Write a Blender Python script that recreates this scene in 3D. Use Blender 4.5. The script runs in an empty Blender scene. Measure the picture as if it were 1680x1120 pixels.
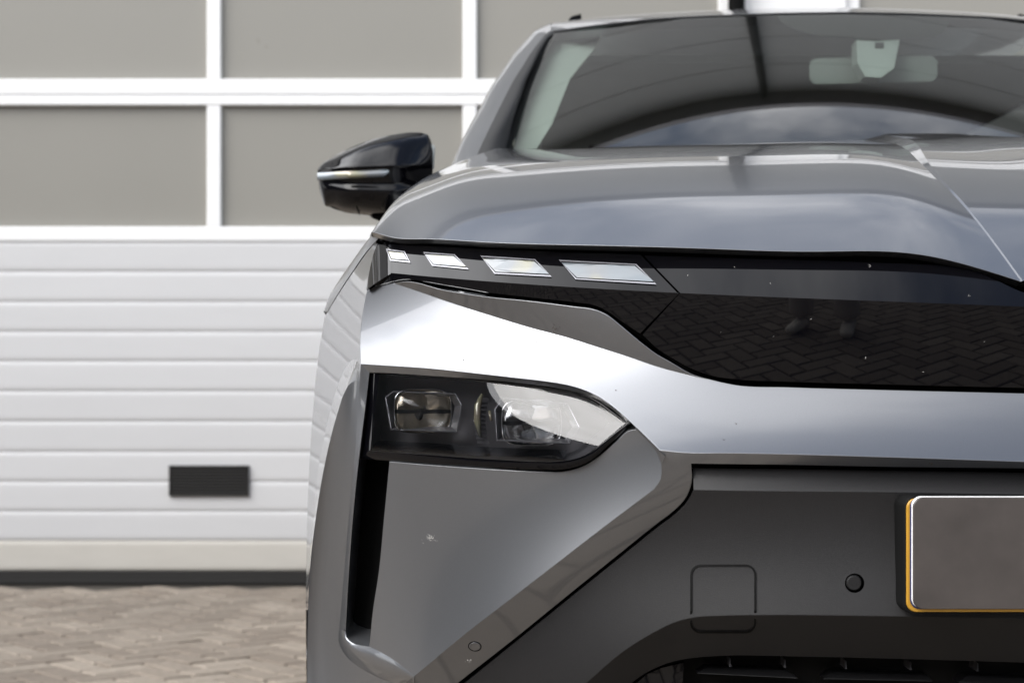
import bpy, bmesh, math, random
import numpy as np
from mathutils import Vector, Matrix
from mathutils.geometry import delaunay_2d_cdt
random.seed(3)
R = math.radians
SC = bpy.context.scene
COL = SC.collection
F = 2905.0            # focal length in photograph pixels
CX, CY, H = 840.0, 639.0, 0.8
XC = 0.64             # the car's centre line

# ------------------------------------------------------------------ camera
cam = bpy.data.cameras.new('camera'); camo = bpy.data.objects.new('camera', cam); COL.objects.link(camo)
camo.location = (0, 0, H); camo.rotation_euler = (R(90), 0, 0)
cam.sensor_width = 36; cam.lens = F / 1680 * 36; cam.shift_y = (CY - 560) / 1680
cam.clip_start = 0.05; cam.clip_end = 3000
cam.dof.use_dof = True; cam.dof.focus_distance = 1.85; cam.dof.aperture_fstop = 9.5
SC.camera = camo

# ------------------------------------------------------------------ light
SUN_EL, SUN_AZ = 36, 226          # azimuth clockwise from +Y
sd = Vector((math.sin(R(SUN_AZ)) * math.cos(R(SUN_EL)), math.cos(R(SUN_AZ)) * math.cos(R(SUN_EL)), math.sin(R(SUN_EL))))
w = bpy.data.worlds.new('World'); SC.world = w; w.use_nodes = True
nt = w.node_tree; nt.nodes.clear()
def N(t, tree=None, **k):
    n = (tree or nt).nodes.new(t)
    for a, b in k.items(): setattr(n, a, b)
    return n
out = N('ShaderNodeOutputWorld'); bg = N('ShaderNodeBackground'); bg.inputs[1].default_value = 0.15
sky = N('ShaderNodeTexSky', sky_type='NISHITA', sun_disc=False); sky.sun_elevation = R(SUN_EL); sky.sun_rotation = R(SUN_AZ)
tc = N('ShaderNodeTexCoord'); sep = N('ShaderNodeSeparateXYZ'); nt.links.new(tc.outputs['Generated'], sep.inputs[0])
def M(op, a, b=None, tree=None, clamp=False):
    t = tree or nt; n = t.nodes.new('ShaderNodeMath'); n.operation = op; n.use_clamp = clamp
    for i, v in enumerate((a, b)):
        if v is None: continue
        if isinstance(v, (int, float)): n.inputs[i].default_value = v
        else: t.links.new(v, n.inputs[i])
    return n.outputs[0]
zc = M('ADD', M('MAXIMUM', sep.outputs[2], 0.0), 0.22)
cmb = N('ShaderNodeCombineXYZ')
nt.links.new(M('DIVIDE', sep.outputs[0], zc), cmb.inputs[0]); nt.links.new(M('DIVIDE', sep.outputs[1], zc), cmb.inputs[1])
no = N('ShaderNodeTexNoise'); no.inputs['Scale'].default_value = 1.15; no.inputs['Detail'].default_value = 9; no.inputs['Roughness'].default_value = 0.58
nt.links.new(cmb.outputs[0], no.inputs['Vector'])
# the cloud bank is densest round the sun
vd = N('ShaderNodeVectorMath', operation='DOT_PRODUCT'); nt.links.new(tc.outputs['Generated'], vd.inputs[0]); vd.inputs[1].default_value = sd
vl = N('ShaderNodeVectorMath', operation='LENGTH'); nt.links.new(tc.outputs['Generated'], vl.inputs[0])
cosang = M('MAXIMUM', M('DIVIDE', vd.outputs['Value'], vl.outputs['Value']), 0.0)
mask = N('ShaderNodeMapRange', interpolation_type='SMOOTHSTEP')
mask.inputs['From Min'].default_value = 0.43; mask.inputs['From Max'].default_value = 0.61
vd3 = N('ShaderNodeVectorMath', operation='DOT_PRODUCT'); nt.links.new(tc.outputs['Generated'], vd3.inputs[0]); vd3.inputs[1].default_value = Vector((.35, -.38, .86)).normalized()
clear = M('MULTIPLY', M('POWER', M('MAXIMUM', M('DIVIDE', vd3.outputs['Value'], vl.outputs['Value']), 0.0), 6.0), 0.16)      # the blue gap in the clouds
nt.links.new(M('SUBTRACT', M('ADD', no.outputs['Fac'], M('MULTIPLY', M('POWER', cosang, 2.0), 0.22)), clear), mask.inputs['Value'])
no2 = N('ShaderNodeTexNoise'); no2.inputs['Scale'].default_value = 2.3; no2.inputs['Detail'].default_value = 6
nt.links.new(cmb.outputs[0], no2.inputs['Vector'])
br = M('ADD', M('MULTIPLY', no2.outputs['Fac'], 11.5), 3.0)
br = M('MULTIPLY', br, M('ADD', M('ADD', 1.0, M('MULTIPLY', M('POWER', cosang, 3.0), 0.5)), M('MULTIPLY', M('POWER', cosang, 14.0), 2.2)))
vd2 = N('ShaderNodeVectorMath', operation='DOT_PRODUCT'); nt.links.new(tc.outputs['Generated'], vd2.inputs[0]); vd2.inputs[1].default_value = Vector((-.68, .33, .65)).normalized()
br = M('MULTIPLY', br, M('ADD', 1.0, M('MULTIPLY', M('POWER', M('MAXIMUM', M('DIVIDE', vd2.outputs['Value'], vl.outputs['Value']), 0.0), 6.0), 2.3)))
cc = N('ShaderNodeVectorMath', operation='SCALE'); cc.inputs[0].default_value = (0.985, 0.985, 1.0); nt.links.new(br, cc.inputs['Scale'])
mx = N('ShaderNodeMix', data_type='RGBA'); nt.links.new(M('ADD', M('MULTIPLY', mask.outputs[0], 0.86), 0.07), mx.inputs[0])
nt.links.new(sky.outputs[0], mx.inputs[6]); nt.links.new(cc.outputs[0], mx.inputs[7])
nt.links.new(mx.outputs[2], bg.inputs[0]); nt.links.new(bg.outputs[0], out.inputs[0])

sl = bpy.data.lights.new('sun', 'SUN'); slo = bpy.data.objects.new('sun', sl); COL.objects.link(slo)
sl.energy = 1.2; sl.angle = R(40); sl.color = (1, 0.96, 0.9)
slo.rotation_euler = sd.to_track_quat('Z', 'Y').to_euler(); slo.location = (-3, -4, 8)
SC.view_settings.view_transform = 'Standard'; SC.view_settings.look = 'None'
SC.view_settings.gamma = 1; SC.view_settings.use_curve_mapping = False
SC.view_settings.exposure = 0.36

# ------------------------------------------------------------------ materials
def mat(name, col, rough=0.5, metal=0.0, coat=0.0, coat_rough=0.03, spec=0.5, noise=None, bump=None, bevel=0.0, ior=1.5, objrand=0, trans=0):
    m = bpy.data.materials.new(name); m.use_nodes = True; t = m.node_tree
    b = t.nodes['Principled BSDF']
    b.inputs['Base Color'].default_value = (*col, 1); b.inputs['Roughness'].default_value = rough
    b.inputs['Metallic'].default_value = metal; b.inputs['Coat Weight'].default_value = coat
    b.inputs['Coat Roughness'].default_value = coat_rough; b.inputs['Specular IOR Level'].default_value = spec
    b.inputs['IOR'].default_value = ior; b.inputs['Transmission Weight'].default_value = trans
    coord = t.nodes.new('ShaderNodeTexCoord')
    if noise:      # (scale, amount[, stretch])
        n = t.nodes.new('ShaderNodeTexNoise'); n.inputs['Scale'].default_value = noise[0]; n.inputs['Detail'].default_value = 8
        n.inputs['Roughness'].default_value = 0.65
        src = coord.outputs['Object']
        if len(noise) > 2:
            mp = t.nodes.new('ShaderNodeMapping'); mp.inputs['Scale'].default_value = noise[2]
            t.links.new(src, mp.inputs[0]); src = mp.outputs[0]
        t.links.new(src, n.inputs['Vector'])
        f = M('ADD', 1 - noise[1], M('MULTIPLY', n.outputs['Fac'], 2 * noise[1], t), t)
        if objrand:
            oi = t.nodes.new('ShaderNodeObjectInfo')
            f = M('MULTIPLY', f, M('ADD', 1 - objrand, M('MULTIPLY', oi.outputs['Random'], 2 * objrand, t), t), t)
        s = t.nodes.new('ShaderNodeVectorMath'); s.operation = 'SCALE'; s.inputs[0].default_value = col
        t.links.new(f, s.inputs['Scale']); t.links.new(s.outputs[0], b.inputs['Base Color'])
        if metal < .5:
            r = M('ADD', rough - 0.08, M('MULTIPLY', n.outputs['Fac'], 0.16, t), t, clamp=True); t.links.new(r, b.inputs['Roughness'])
    nrm = None
    if bevel:
        bv = t.nodes.new('ShaderNodeBevel'); bv.samples = 4; bv.inputs['Radius'].default_value = bevel; nrm = bv.outputs[0]
    if bump:       # (scale, strength, distance)
        n = t.nodes.new('ShaderNodeTexNoise'); n.inputs['Scale'].default_value = bump[0]; n.inputs['Detail'].default_value = 5
        t.links.new(coord.outputs['Object'], n.inputs['Vector'])
        bp = t.nodes.new('ShaderNodeBump'); bp.inputs['Strength'].default_value = bump[1]; bp.inputs['Distance'].default_value = bump[2]
        t.links.new(n.outputs['Fac'], bp.inputs['Height'])
        if nrm: t.links.new(nrm, bp.inputs['Normal'])
        nrm = bp.outputs[0]
    if nrm:
        t.links.new(nrm, b.inputs['Normal'])
        if coat: t.links.new(nrm, b.inputs['Coat Normal'])
    return m

PAINT = mat('grey_metallic_paint', (0.205, 0.212, 0.226), 0.31, 0.82, 1.0, 0.025, noise=(900, 0.10), bevel=0.0012)
GLOSS = mat('piano_black', (0.002, 0.002, 0.003), 0.02, spec=0.30)
SATIN = mat('satin_dark_plastic', (0.014, 0.0137, 0.0145), 0.42, 0, 0.0, 0.3, 0.36, noise=(500, 0.35), bump=(1100, 0.22, 0.0005), bevel=0.0015)
BLACK = mat('matt_black_plastic', (0.005, 0.005, 0.005), 0.7, spec=0.12, noise=(300, 0.2))
RUBBER = mat('black_rubber', (0.012, 0.012, 0.012), 0.7, noise=(120, 0.3))
CHROME = mat('chrome', (0.75, 0.75, 0.76), 0.12, 1.0)
DARKCHROME = mat('bezel_grey', (0.15, 0.145, 0.155), 0.3, 0.3, 0.3)
DRL = mat('crystal_white', (0.62, 0.63, 0.66), 0.12, 0.25, 1.0, 0.02, noise=(40, 0.22))
_t = DRL.node_tree; _b = _t.nodes['Principled BSDF']; _n = _t.nodes.new('ShaderNodeTexNoise'); _n.inputs['Scale'].default_value = 14; _n.inputs['Detail'].default_value = 2
_c = _t.nodes.new('ShaderNodeTexCoord'); _t.links.new(_c.outputs['Object'], _n.inputs['Vector']); _r = _t.nodes.new('ShaderNodeValToRGB'); _e = _r.color_ramp.elements
_e[0].position = .3; _e[0].color = (.15, .19, .22, 1); _e[1].position = .72; _e[1].color = (.25, .17, .17, 1); _k = _e.new(.5); _k.color = (.17, .18, .19, 1); _k = _e.new(.6); _k.color = (.24, .23, .15, 1)
_t.links.new(_n.outputs['Fac'], _r.inputs[0]); _t.links.new(_r.outputs[0], _b.inputs['Base Color'])
SEAMLIGHT = mat('lamp_outline', (0.24, 0.24, 0.26), 0.25, 0.5, 0.5)
WHITE = mat('white_powder_coat', (0.80, 0.80, 0.80), 0.35, noise=(1.3, 0.03), bump=(60, 0.05, 0.001))
PANEL = mat('white_door_panel', (0.56, 0.56, 0.565), 0.38, noise=(2.2, 0.04, (1, 1, 6)), bump=(3.0, 0.2, 0.004), objrand=0.015)
PANELLOW = mat('dirty_white_panel', (0.50, 0.478, 0.435), 0.5, noise=(5, 0.10, (1, 1, 3)))
PANE = mat('frosted_pane', (0.262, 0.252, 0.226), 0.3, noise=(0.7, 0.05), bump=(0.8, 0.06, 0.004), objrand=0.03)
CLAD = mat('grey_cladding', (0.165, 0.167, 0.165), 0.45, noise=(1.0, 0.06))
OPP = mat('far_wall', (0.18, 0.175, 0.165), 0.6, noise=(1.5, 0.1))
DARK = mat('dark_window', (0.03, 0.035, 0.04), 0.1)
TRIM = mat('pale_headliner', (0.52, 0.54, 0.52), 0.8, noise=(30, 0.05))
INT = mat('dark_interior', (0.05, 0.05, 0.05), 0.7, noise=(60, 0.1))
PLATE = mat('blank_plate', (0.056, 0.047, 0.043), 0.45, 0.0, 0.3, 0.2, noise=(16, 0.55))
YELLOW = mat('yellow_plate_edge', (0.45, 0.235, 0.02), 0.4)
BLUE = mat('blue_plate_strip', (0.008, 0.02, 0.09), 0.4)
SEAL = mat('black_door_seal', (0.012, 0.011, 0.010), 0.7, noise=(6, 0.3))
ORANGE = mat('amber_reflex', (0.90, 0.80, 0.64), 0.14, 0.7, noise=(60, 0.4))
SPLAT = mat('dried_dirt', (0.42, 0.41, 0.39), 0.9)
SPLATD = mat('dark_dirt', (0.06, 0.045, 0.035), 0.9)
SKIN = mat('skin', (0.45, 0.28, 0.2), 0.5); HAIR = mat('hair', (0.03, 0.02, 0.015), 0.6)
TROUSER = mat('beige_trousers', (0.55, 0.50, 0.46), 0.9, noise=(80, 0.1)); SHIRT = mat('dark_jacket', (0.04, 0.045, 0.06), 0.8)
SHOE = mat('pale_shoe', (0.72, 0.68, 0.62), 0.6)

def glassmat(name, tint, rough=0.0, base_ref=1.0):
    m = bpy.data.materials.new(name); m.use_nodes = True; t = m.node_tree; t.nodes.clear()
    o = t.nodes.new('ShaderNodeOutputMaterial'); mixn = t.nodes.new('ShaderNodeMixShader'); fr = t.nodes.new('ShaderNodeFresnel')
    fr.inputs[0].default_value = 1.55
    tr = t.nodes.new('ShaderNodeBsdfTransparent'); tr.inputs[0].default_value = (*tint, 1)
    gl = t.nodes.new('ShaderNodeBsdfGlossy'); gl.inputs['Roughness'].default_value = rough
    f = M('MULTIPLY', fr.outputs[0], base_ref, t, clamp=True)
    t.links.new(f, mixn.inputs[0]); t.links.new(tr.outputs[0], mixn.inputs[1]); t.links.new(gl.outputs[0], mixn.inputs[2])
    t.links.new(mixn.outputs[0], o.inputs[0]); return m
SCREEN = glassmat('green_tinted_glass', (0.70, 0.77, 0.73), 0.0, 1.6)
LENS = glassmat('clear_lens', (0.90, 0.91, 0.93), 0.0, 1.5)
BULB = mat('clear_projector_glass', (1, 1, 1), 0.02, ior=1.5, trans=1.0)

def pavmat(name, attr):
    m = bpy.data.materials.new(name); m.use_nodes = True; t = m.node_tree; b = t.nodes['Principled BSDF']
    if attr == 'obj': rnd = t.nodes.new('ShaderNodeObjectInfo').outputs['Random']
    else:
        a = t.nodes.new('ShaderNodeAttribute'); a.attribute_name = 'tone'; rnd = a.outputs['Fac']
    cr = t.nodes.new('ShaderNodeValToRGB'); e = cr.color_ramp.elements
    e[0].color = (0.165, 0.136, 0.108, 1); e[1].color = (0.25, 0.214, 0.174, 1); k = e.new(0.5); k.color = (0.205, 0.173, 0.139, 1)
    t.links.new(rnd, cr.inputs[0])
    g = t.nodes.new('ShaderNodeNewGeometry'); n = t.nodes.new('ShaderNodeTexNoise'); n.inputs['Scale'].default_value = 45; n.inputs['Detail'].default_value = 8
    t.links.new(g.outputs['Position'], n.inputs['Vector'])
    n2 = t.nodes.new('ShaderNodeTexNoise'); n2.inputs['Scale'].default_value = 1.1; n2.inputs['Detail'].default_value = 5
    t.links.new(g.outputs['Position'], n2.inputs['Vector'])
    f = M('MULTIPLY', M('ADD', 0.6, M('MULTIPLY', n.outputs['Fac'], 0.8, t), t), M('ADD', 0.7, M('MULTIPLY', n2.outputs['Fac'], 0.6, t), t), t)
    s = t.nodes.new('ShaderNodeVectorMath'); s.operation = 'SCALE'; t.links.new(cr.outputs[0], s.inputs[0]); t.links.new(f, s.inputs['Scale'])
    t.links.new(s.outputs[0], b.inputs['Base Color']); b.inputs['Roughness'].default_value = 0.85
    bp = t.nodes.new('ShaderNodeBump'); bp.inputs['Strength'].default_value = 0.4; bp.inputs['Distance'].default_value = 0.002
    t.links.new(n.outputs['Fac'], bp.inputs['Height']); t.links.new(bp.outputs[0], b.inputs['Normal'])
    return m
PAV_O = pavmat('concrete_brick', 'obj'); PAV_A = pavmat('concrete_brick_far', 'attr')
JOINT = mat('joint_sand', (0.045, 0.038, 0.03), 0.95, noise=(30, 0.3))

# ------------------------------------------------------------------ object helpers
def tag(o, label=None, cat=None, group=None, kind=None):
    for k, v in (('label', label), ('category', cat), ('group', group), ('kind', kind)):
        if v: o[k] = v
    return o
def empty(name, loc, label=None, cat=None, group=None):
    o = bpy.data.objects.new(name, None); COL.objects.link(o); o.location = loc; o.empty_display_size = 0.1
    return tag(o, label, cat, group)
def wloc(o):
    v = Vector((0, 0, 0))
    while o is not None: v = v + o.location; o = o.parent
    return v
def mk(name, V, Fc, material, parent=None, smooth=False, normals=None, at=None):
    """world-space vertices to one mesh object under its parent; normals: one per vertex or None"""
    V = np.asarray(V, float); base = wloc(parent) if parent else Vector((0, 0, 0))
    org = Vector(at) if at is not None else base
    me = bpy.data.meshes.new(name)
    me.from_pydata((V - np.array(org)).tolist(), [], [tuple(int(i) for i in f) for f in Fc])
    if smooth or normals is not None: me.polygons.foreach_set('use_smooth', [True] * len(me.polygons))
    me.materials.append(material)
    me.update()
    if normals is not None: me.normals_split_custom_set_from_vertices([tuple(n) for n in normals])
    o = bpy.data.objects.new(name, me); COL.objects.link(o)
    if parent: o.parent = parent
    o.location = org - base
    return o
class MB:
    def __init__(s): s.v = []; s.f = []
    def add(s, V, Fc):
        b = len(s.v); s.v += [tuple(v) for v in V]; s.f += [tuple(i + b for i in f) for f in Fc]; return s
    def box(s, x0, x1, y0, y1, z0, z1):
        V = [(x, y, z) for x in (x0, x1) for y in (y0, y1) for z in (z0, z1)]
        return s.add(V, [(0, 1, 3, 2), (4, 6, 7, 5), (0, 4, 5, 1), (2, 3, 7, 6), (0, 2, 6, 4), (1, 5, 7, 3)])
    def cbox(s, x0, x1, y0, y1, z0, z1, c):          # box whose front (-Y) face is chamfered
        V = [(x0, y1, z0), (x1, y1, z0), (x1, y1, z1), (x0, y1, z1), (x0, y0 + c, z0), (x1, y0 + c, z0), (x1, y0 + c, z1), (x0, y0 + c, z1),
             (x0 + c, y0, z0 + c), (x1 - c, y0, z0 + c), (x1 - c, y0, z1 - c), (x0 + c, y0, z1 - c)]
        return s.add(V, [(3, 2, 1, 0)] + [(a, (a + 1) % 4, (a + 1) % 4 + 4, a + 4) for a in range(4)] +
                     [(a + 4, (a + 1) % 4 + 4, (a + 1) % 4 + 8, a + 8) for a in range(4)] + [(8, 9, 10, 11)])
    def prism(s, ring_a, ring_b):
        n = len(ring_a)
        return s.add(list(ring_a) + list(ring_b), [tuple(range(n))[::-1], tuple(range(n, 2 * n))] + [(i, (i + 1) % n, (i + 1) % n + n, i + n) for i in range(n)])
    def tube(s, pts, r, n=10):
        pts = [Vector(p) for p in pts]; rings = []
        for i, p in enumerate(pts):
            d = (pts[min(i + 1, len(pts) - 1)] - pts[max(i - 1, 0)]).normalized()
            a = d.orthogonal().normalized(); b = d.cross(a); rr = r[i] if isinstance(r, (list, tuple)) else r
            rings.append([p + a * rr * math.cos(2 * math.pi * k / n) + b * rr * math.sin(2 * math.pi * k / n) for k in range(n)])
        V = [v for q in rings for v in q]; Fc = []
        for i in range(len(rings) - 1):
            for k in range(n): Fc.append((i * n + k, i * n + (k + 1) % n, (i + 1) * n + (k + 1) % n, (i + 1) * n + k))
        Fc.append(tuple(range(n))[::-1]); Fc.append(tuple((len(rings) - 1) * n + k for k in range(n)))
        return s.add(V, Fc)
    def lathe(s, c, axis, prof, n=32):               # prof: (radius, distance along axis)
        c = Vector(c); d = Vector(axis).normalized(); a = d.orthogonal().normalized(); b = d.cross(a); V = []
        for r, h in prof:
            for k in range(n): V.append(c + d * h + (a * math.cos(2 * math.pi * k / n) + b * math.sin(2 * math.pi * k / n)) * r)
        Fc = [(i * n + k, i * n + (k + 1) % n, (i + 1) * n + (k + 1) % n, (i + 1) * n + k) for i in range(len(prof) - 1) for k in range(n)]
        return s.add(V, Fc)
    def build(s, name, material, parent=None, smooth=False, at=None):
        return mk(name, s.v, s.f, material, parent, smooth, at=at)

# ------------------------------------------------------------------ geometry from measured points
def P(px, py, Y): return np.array([(px - CX) / F * Y, Y, H - (py - CY) / F * Y])
def proj(p): return ((p[0]) * F / p[1] + CX, CY - (p[2] - H) * F / p[1], p[1])
def plan(u):
    u = abs(u); return 0.28 * u * u + 1.3 * max(0, u - 0.6) ** 2
def nose(px, off):
    Y = 1.8
    for _ in range(30): Y = 0.5 * Y + 0.5 * (1.70 + off + plan(XC - (px - CX) / F * Y))
    return Y
def nz(pts):                                          # (px, py, off) to (px, py, Y)
    pts = [(CX + XC * F / (1.70 + c), b, c) if a == 1934 else (a, b, c) for a, b, c in pts]      # 1934 stands for the centre line
    return [(a, b, nose(a, c)) for a, b, c in pts]
def catmull(p, step=7.0, smooth=True, space='px'):
    """polyline (px,py,Y) resampled; interpolates 1/Y"""
    p = np.array(p, float); q = p.copy(); q[:, 2] = 1 / q[:, 2]; res = []
    n = len(q)
    for i in range(n - 1):
        a, b = q[i], q[i + 1]; L = np.hypot(*(b - a)[:2]); m = max(1, int(round(L / step)))
        d = max(L, 1e-6)
        def tan(j):
            if j <= 0: return (q[1] - q[0]) / max(np.hypot(*(q[1] - q[0])[:2]), 1e-6)
            if j >= n - 1: return (q[-1] - q[-2]) / max(np.hypot(*(q[-1] - q[-2])[:2]), 1e-6)
            l0 = max(np.hypot(*(q[j] - q[j - 1])[:2]), 1e-6); l1 = max(np.hypot(*(q[j + 1] - q[j])[:2]), 1e-6)
            return ((q[j] - q[j - 1]) / l0 * l1 + (q[j + 1] - q[j]) / l1 * l0) / (l0 + l1)
        for k in range(m):
            t = k / m
            if smooth:
                h00, h10, h01, h11 = 2*t**3-3*t**2+1, t**3-2*t**2+t, -2*t**3+3*t**2, t**3-t**2
                v = h00 * a + h10 * d * tan(i) + h01 * b + h11 * d * tan(i + 1)
            else: v = a + (b - a) * t
            res.append(v)
    res.append(q[-1]); res = np.array(res); res[:, 2] = 1 / res[:, 2]
    return res
def curve(pts, step=7.0, smooth=True, off=True):
    return catmull(nz(pts) if off else pts, step, smooth)
def tps_fit(c, w, lam=1e-7):
    c = c / 500.0; n = len(c); d2 = ((c[:, None] - c[None]) ** 2).sum(-1)
    K = np.where(d2 > 0, d2 * np.log(np.maximum(d2, 1e-30)), 0) * .5 + lam * np.eye(n)
    Pm = np.hstack([np.ones((n, 1)), c]); A = np.zeros((n + 3, n + 3)); A[:n, :n] = K; A[:n, n:] = Pm; A[n:, :n] = Pm.T
    return c, np.linalg.solve(A, np.concatenate([w, np.zeros(3)]))
def tps_eval(m, x):
    if callable(m): return m(np.asarray(x, float))
    c, s = m; x = x / 500.0; d2 = ((x[:, None] - c[None]) ** 2).sum(-1)
    U = np.where(d2 > 0, d2 * np.log(np.maximum(d2, 1e-30)), 0) * .5
    return U @ s[:len(c)] + s[len(c)] + x @ s[len(c) + 1:]
def inpoly(x, poly):
    r = np.zeros(len(x), bool); j = len(poly) - 1
    for i in range(len(poly)):
        a, b = poly[i], poly[j]; c = (a[1] > x[:, 1]) != (b[1] > x[:, 1])
        with np.errstate(divide='ignore', invalid='ignore'):
            r ^= c & (x[:, 0] < (b[0] - a[0]) * (x[:, 1] - a[1]) / (b[1] - a[1] + 1e-12) + a[0])
        j = i
    return r
def segdist(x, poly):
    d = np.full(len(x), 1e9)
    for i in range(len(poly)):
        a, b = poly[i], poly[(i + 1) % len(poly)]; ab = b - a; L = (ab ** 2).sum() + 1e-9
        t = np.clip(((x - a) @ ab) / L, 0, 1); d = np.minimum(d, np.hypot(*((a + t[:, None] * ab) - x).T))
    return d
def loop(*curves):
    """join curves (each running on from the last) into one closed outline"""
    r = [];
    for c in curves:
        for v in c:
            if not r or np.hypot(v[0] - r[-1][0], v[1] - r[-1][1]) > 0.6: r.append(v)
    if np.hypot(r[0][0] - r[-1][0], r[0][1] - r[-1][1]) < 0.6: r.pop()
    return np.array(r)
class Skin:
    """collects patches with exact normals; builds one mesh"""
    def __init__(s): s.V = []; s.N = []; s.F = []
    def put(s, V, Nn, Fc):
        b = len(s.V); s.V += list(V); s.N += list(Nn); s.F += [tuple(i + b for i in f) for f in Fc]
    def patch(s, outline, ctrl=(), step=9, skirt=0.01, holes=(), sym=False, ctrl_every=4, lam=1e-7, skirtdir=(0, 1, 0), deg=0, fn=None):
        o2 = outline[:, :2]; cp = [tuple(v) for v in outline[::ctrl_every]] + [tuple(c) for c in ctrl]
        if sym:
            ex = []
            for c in cp:
                p = P(*c)
                if XC - p[0] > 0.004: p[0] = 2 * XC - p[0]; ex.append(proj(p))
            cp += ex
        cp = np.array(cp); m = fn if fn else tps_fit(cp[:, :2], 1 / cp[:, 2], lam)
        x0, y0 = o2.min(0); x1, y1 = o2.max(0)
        gx, gy = np.meshgrid(np.arange(x0 + step * .5, x1, step), np.arange(y0 + step * .5, y1, step)); g = np.stack([gx.ravel(), gy.ravel()], 1)
        keep = inpoly(g, o2) & (segdist(g, o2) > step * .45)
        hv = []
        for h in holes:
            hp = np.array(h)[:, :2]; keep &= ~inpoly(g, hp) & (segdist(g, hp) > step * .35); hv.append(hp)
        g = g[keep]; allp = [o2]; edges = [(i, (i + 1) % len(o2)) for i in range(len(o2))]; b = len(o2)
        for h in hv:
            edges += [(b + i, b + (i + 1) % len(h)) for i in range(len(h))]; allp.append(h); b += len(h)
        allp.append(g); pts = np.vstack(allp)
        vo, eo, fo, ov, oe, of = delaunay_2d_cdt([Vector(p) for p in pts.tolist()], edges, [], 0, 1e-4)
        q = np.array([tuple(v) for v in vo]); fo = np.array(fo); cen = q[fo].mean(1); k = inpoly(cen, o2)
        for h in hv: k &= ~inpoly(cen, h)
        fo = fo[k]
        w = tps_eval(m, q)
        if fn: outline = outline.copy(); outline[:, 2] = 1 / fn(outline[:, :2])
        for i, src in enumerate(ov):
            for sidx in src:
                if sidx < len(o2): w[i] = 1 / outline[sidx, 2]
        e = 0.5
        def pos(xx, ww): Y = 1 / ww; return np.stack([(xx[:, 0] - CX) / F * Y, Y, H - (xx[:, 1] - CY) / F * Y], 1)
        V = pos(q, w)
        if deg:            # shading normals from a low-order fair surface through the same points
            c0 = cp[:, :2].mean(0); sc_ = np.ptp(cp[:, :2], axis=0) / 2
            def bas(x):
                x = (x - c0) / sc_; return np.stack([x[:, 0] ** i * x[:, 1] ** j for i in range(deg + 1) for j in range(min(deg, 3) + 1 - min(i, min(deg, 3))) if i + j <= deg], 1)
            B_ = bas(cp[:, :2]); co = np.linalg.solve(B_.T @ B_ + 1e-5 * len(B_) * np.eye(B_.shape[1]), B_.T @ (1 / cp[:, 2])); ev = lambda x: bas(x) @ co
        else: ev = lambda x: tps_eval(m, x)
        dx = pos(q + [e, 0], ev(q + [e, 0])) - pos(q - [e, 0], ev(q - [e, 0]))
        dy = pos(q + [0, e], ev(q + [0, e])) - pos(q - [0, e], ev(q - [0, e]))
        Nn = np.cross(dy, dx); Nn /= np.linalg.norm(Nn, axis=1)[:, None]; Nn[Nn[:, 1] > 0] *= 1
        flip = (Nn * (V - [0, 0, H])).sum(1) > 0; Nn[flip] *= -1
        tri = []
        for a, bb, c in fo:
            n = np.cross(V[bb] - V[a], V[c] - V[a]); tri.append((a, bb, c) if n @ Nn[a] > 0 else (a, c, bb))
        s.put(V, Nn, tri)
        if skirt:
            sk = np.array(skirtdir, float) * skirt
            for lp, hole in [(outline, False)] + [(None, h) for h in hv]:
                if lp is None:
                    ww = tps_eval(m, hole); top = pos(hole, ww)
                else: top = np.array([P(*v) for v in lp])
                n = len(top); bot = top + sk; c = top.mean(0)
                for i in range(n):
                    j = (i + 1) % n; d = top[j] - top[i]; nn = np.cross(d, sk); L = np.linalg.norm(nn)
                    if L < 1e-12: continue
                    nn /= L
                    mid = (top[i] + top[j]) / 2; outw = nn if (nn @ (mid - c)) > 0 else -nn
                    if lp is None: outw = -outw
                    f = (0, 1, 2, 3) if np.dot(np.cross(top[j] - top[i], bot[j] - top[i]), outw) > 0 else (3, 2, 1, 0)
                    s.put([top[i], top[j], bot[j], bot[i]], [outw] * 4, [f])
        return m
    def mirror(s):
        V = np.array(s.V); V[:, 0] = 2 * XC - V[:, 0]; Nn = np.array(s.N); Nn[:, 0] *= -1
        t = Skin(); t.V = list(V); t.N = list(Nn); t.F = [f[::-1] for f in s.F]; return t
    def build(s, name, material, parent, both=False):
        if both:
            t = s.mirror(); s.put(t.V, t.N, t.F)
        return mk(name, s.V, s.F, material, parent, normals=s.N)
def nspl(x, Yv, xi):
    """natural cubic spline, Yv (n,k)"""
    x = np.asarray(x, float); Yv = np.asarray(Yv, float); n = len(x); h = np.diff(x)
    A = np.zeros((n, n)); B = np.zeros((n, Yv.shape[1])); A[0, 0] = A[-1, -1] = 1
    for i in range(1, n - 1):
        A[i, i - 1] = h[i - 1]; A[i, i] = 2 * (h[i - 1] + h[i]); A[i, i + 1] = h[i]
        B[i] = 6 * ((Yv[i + 1] - Yv[i]) / h[i] - (Yv[i] - Yv[i - 1]) / h[i - 1])
    m = np.linalg.solve(A, B); xi = np.asarray(xi); k = np.clip(np.searchsorted(x, xi) - 1, 0, n - 2)
    a = ((x[k + 1] - xi) / h[k])[:, None]; b = ((xi - x[k]) / h[k])[:, None]; hh = (h[k] ** 2 / 6)[:, None]
    return a * Yv[k] + b * Yv[k + 1] + ((a ** 3 - a) * m[k] + (b ** 3 - b) * m[k + 1]) * hh
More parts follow.
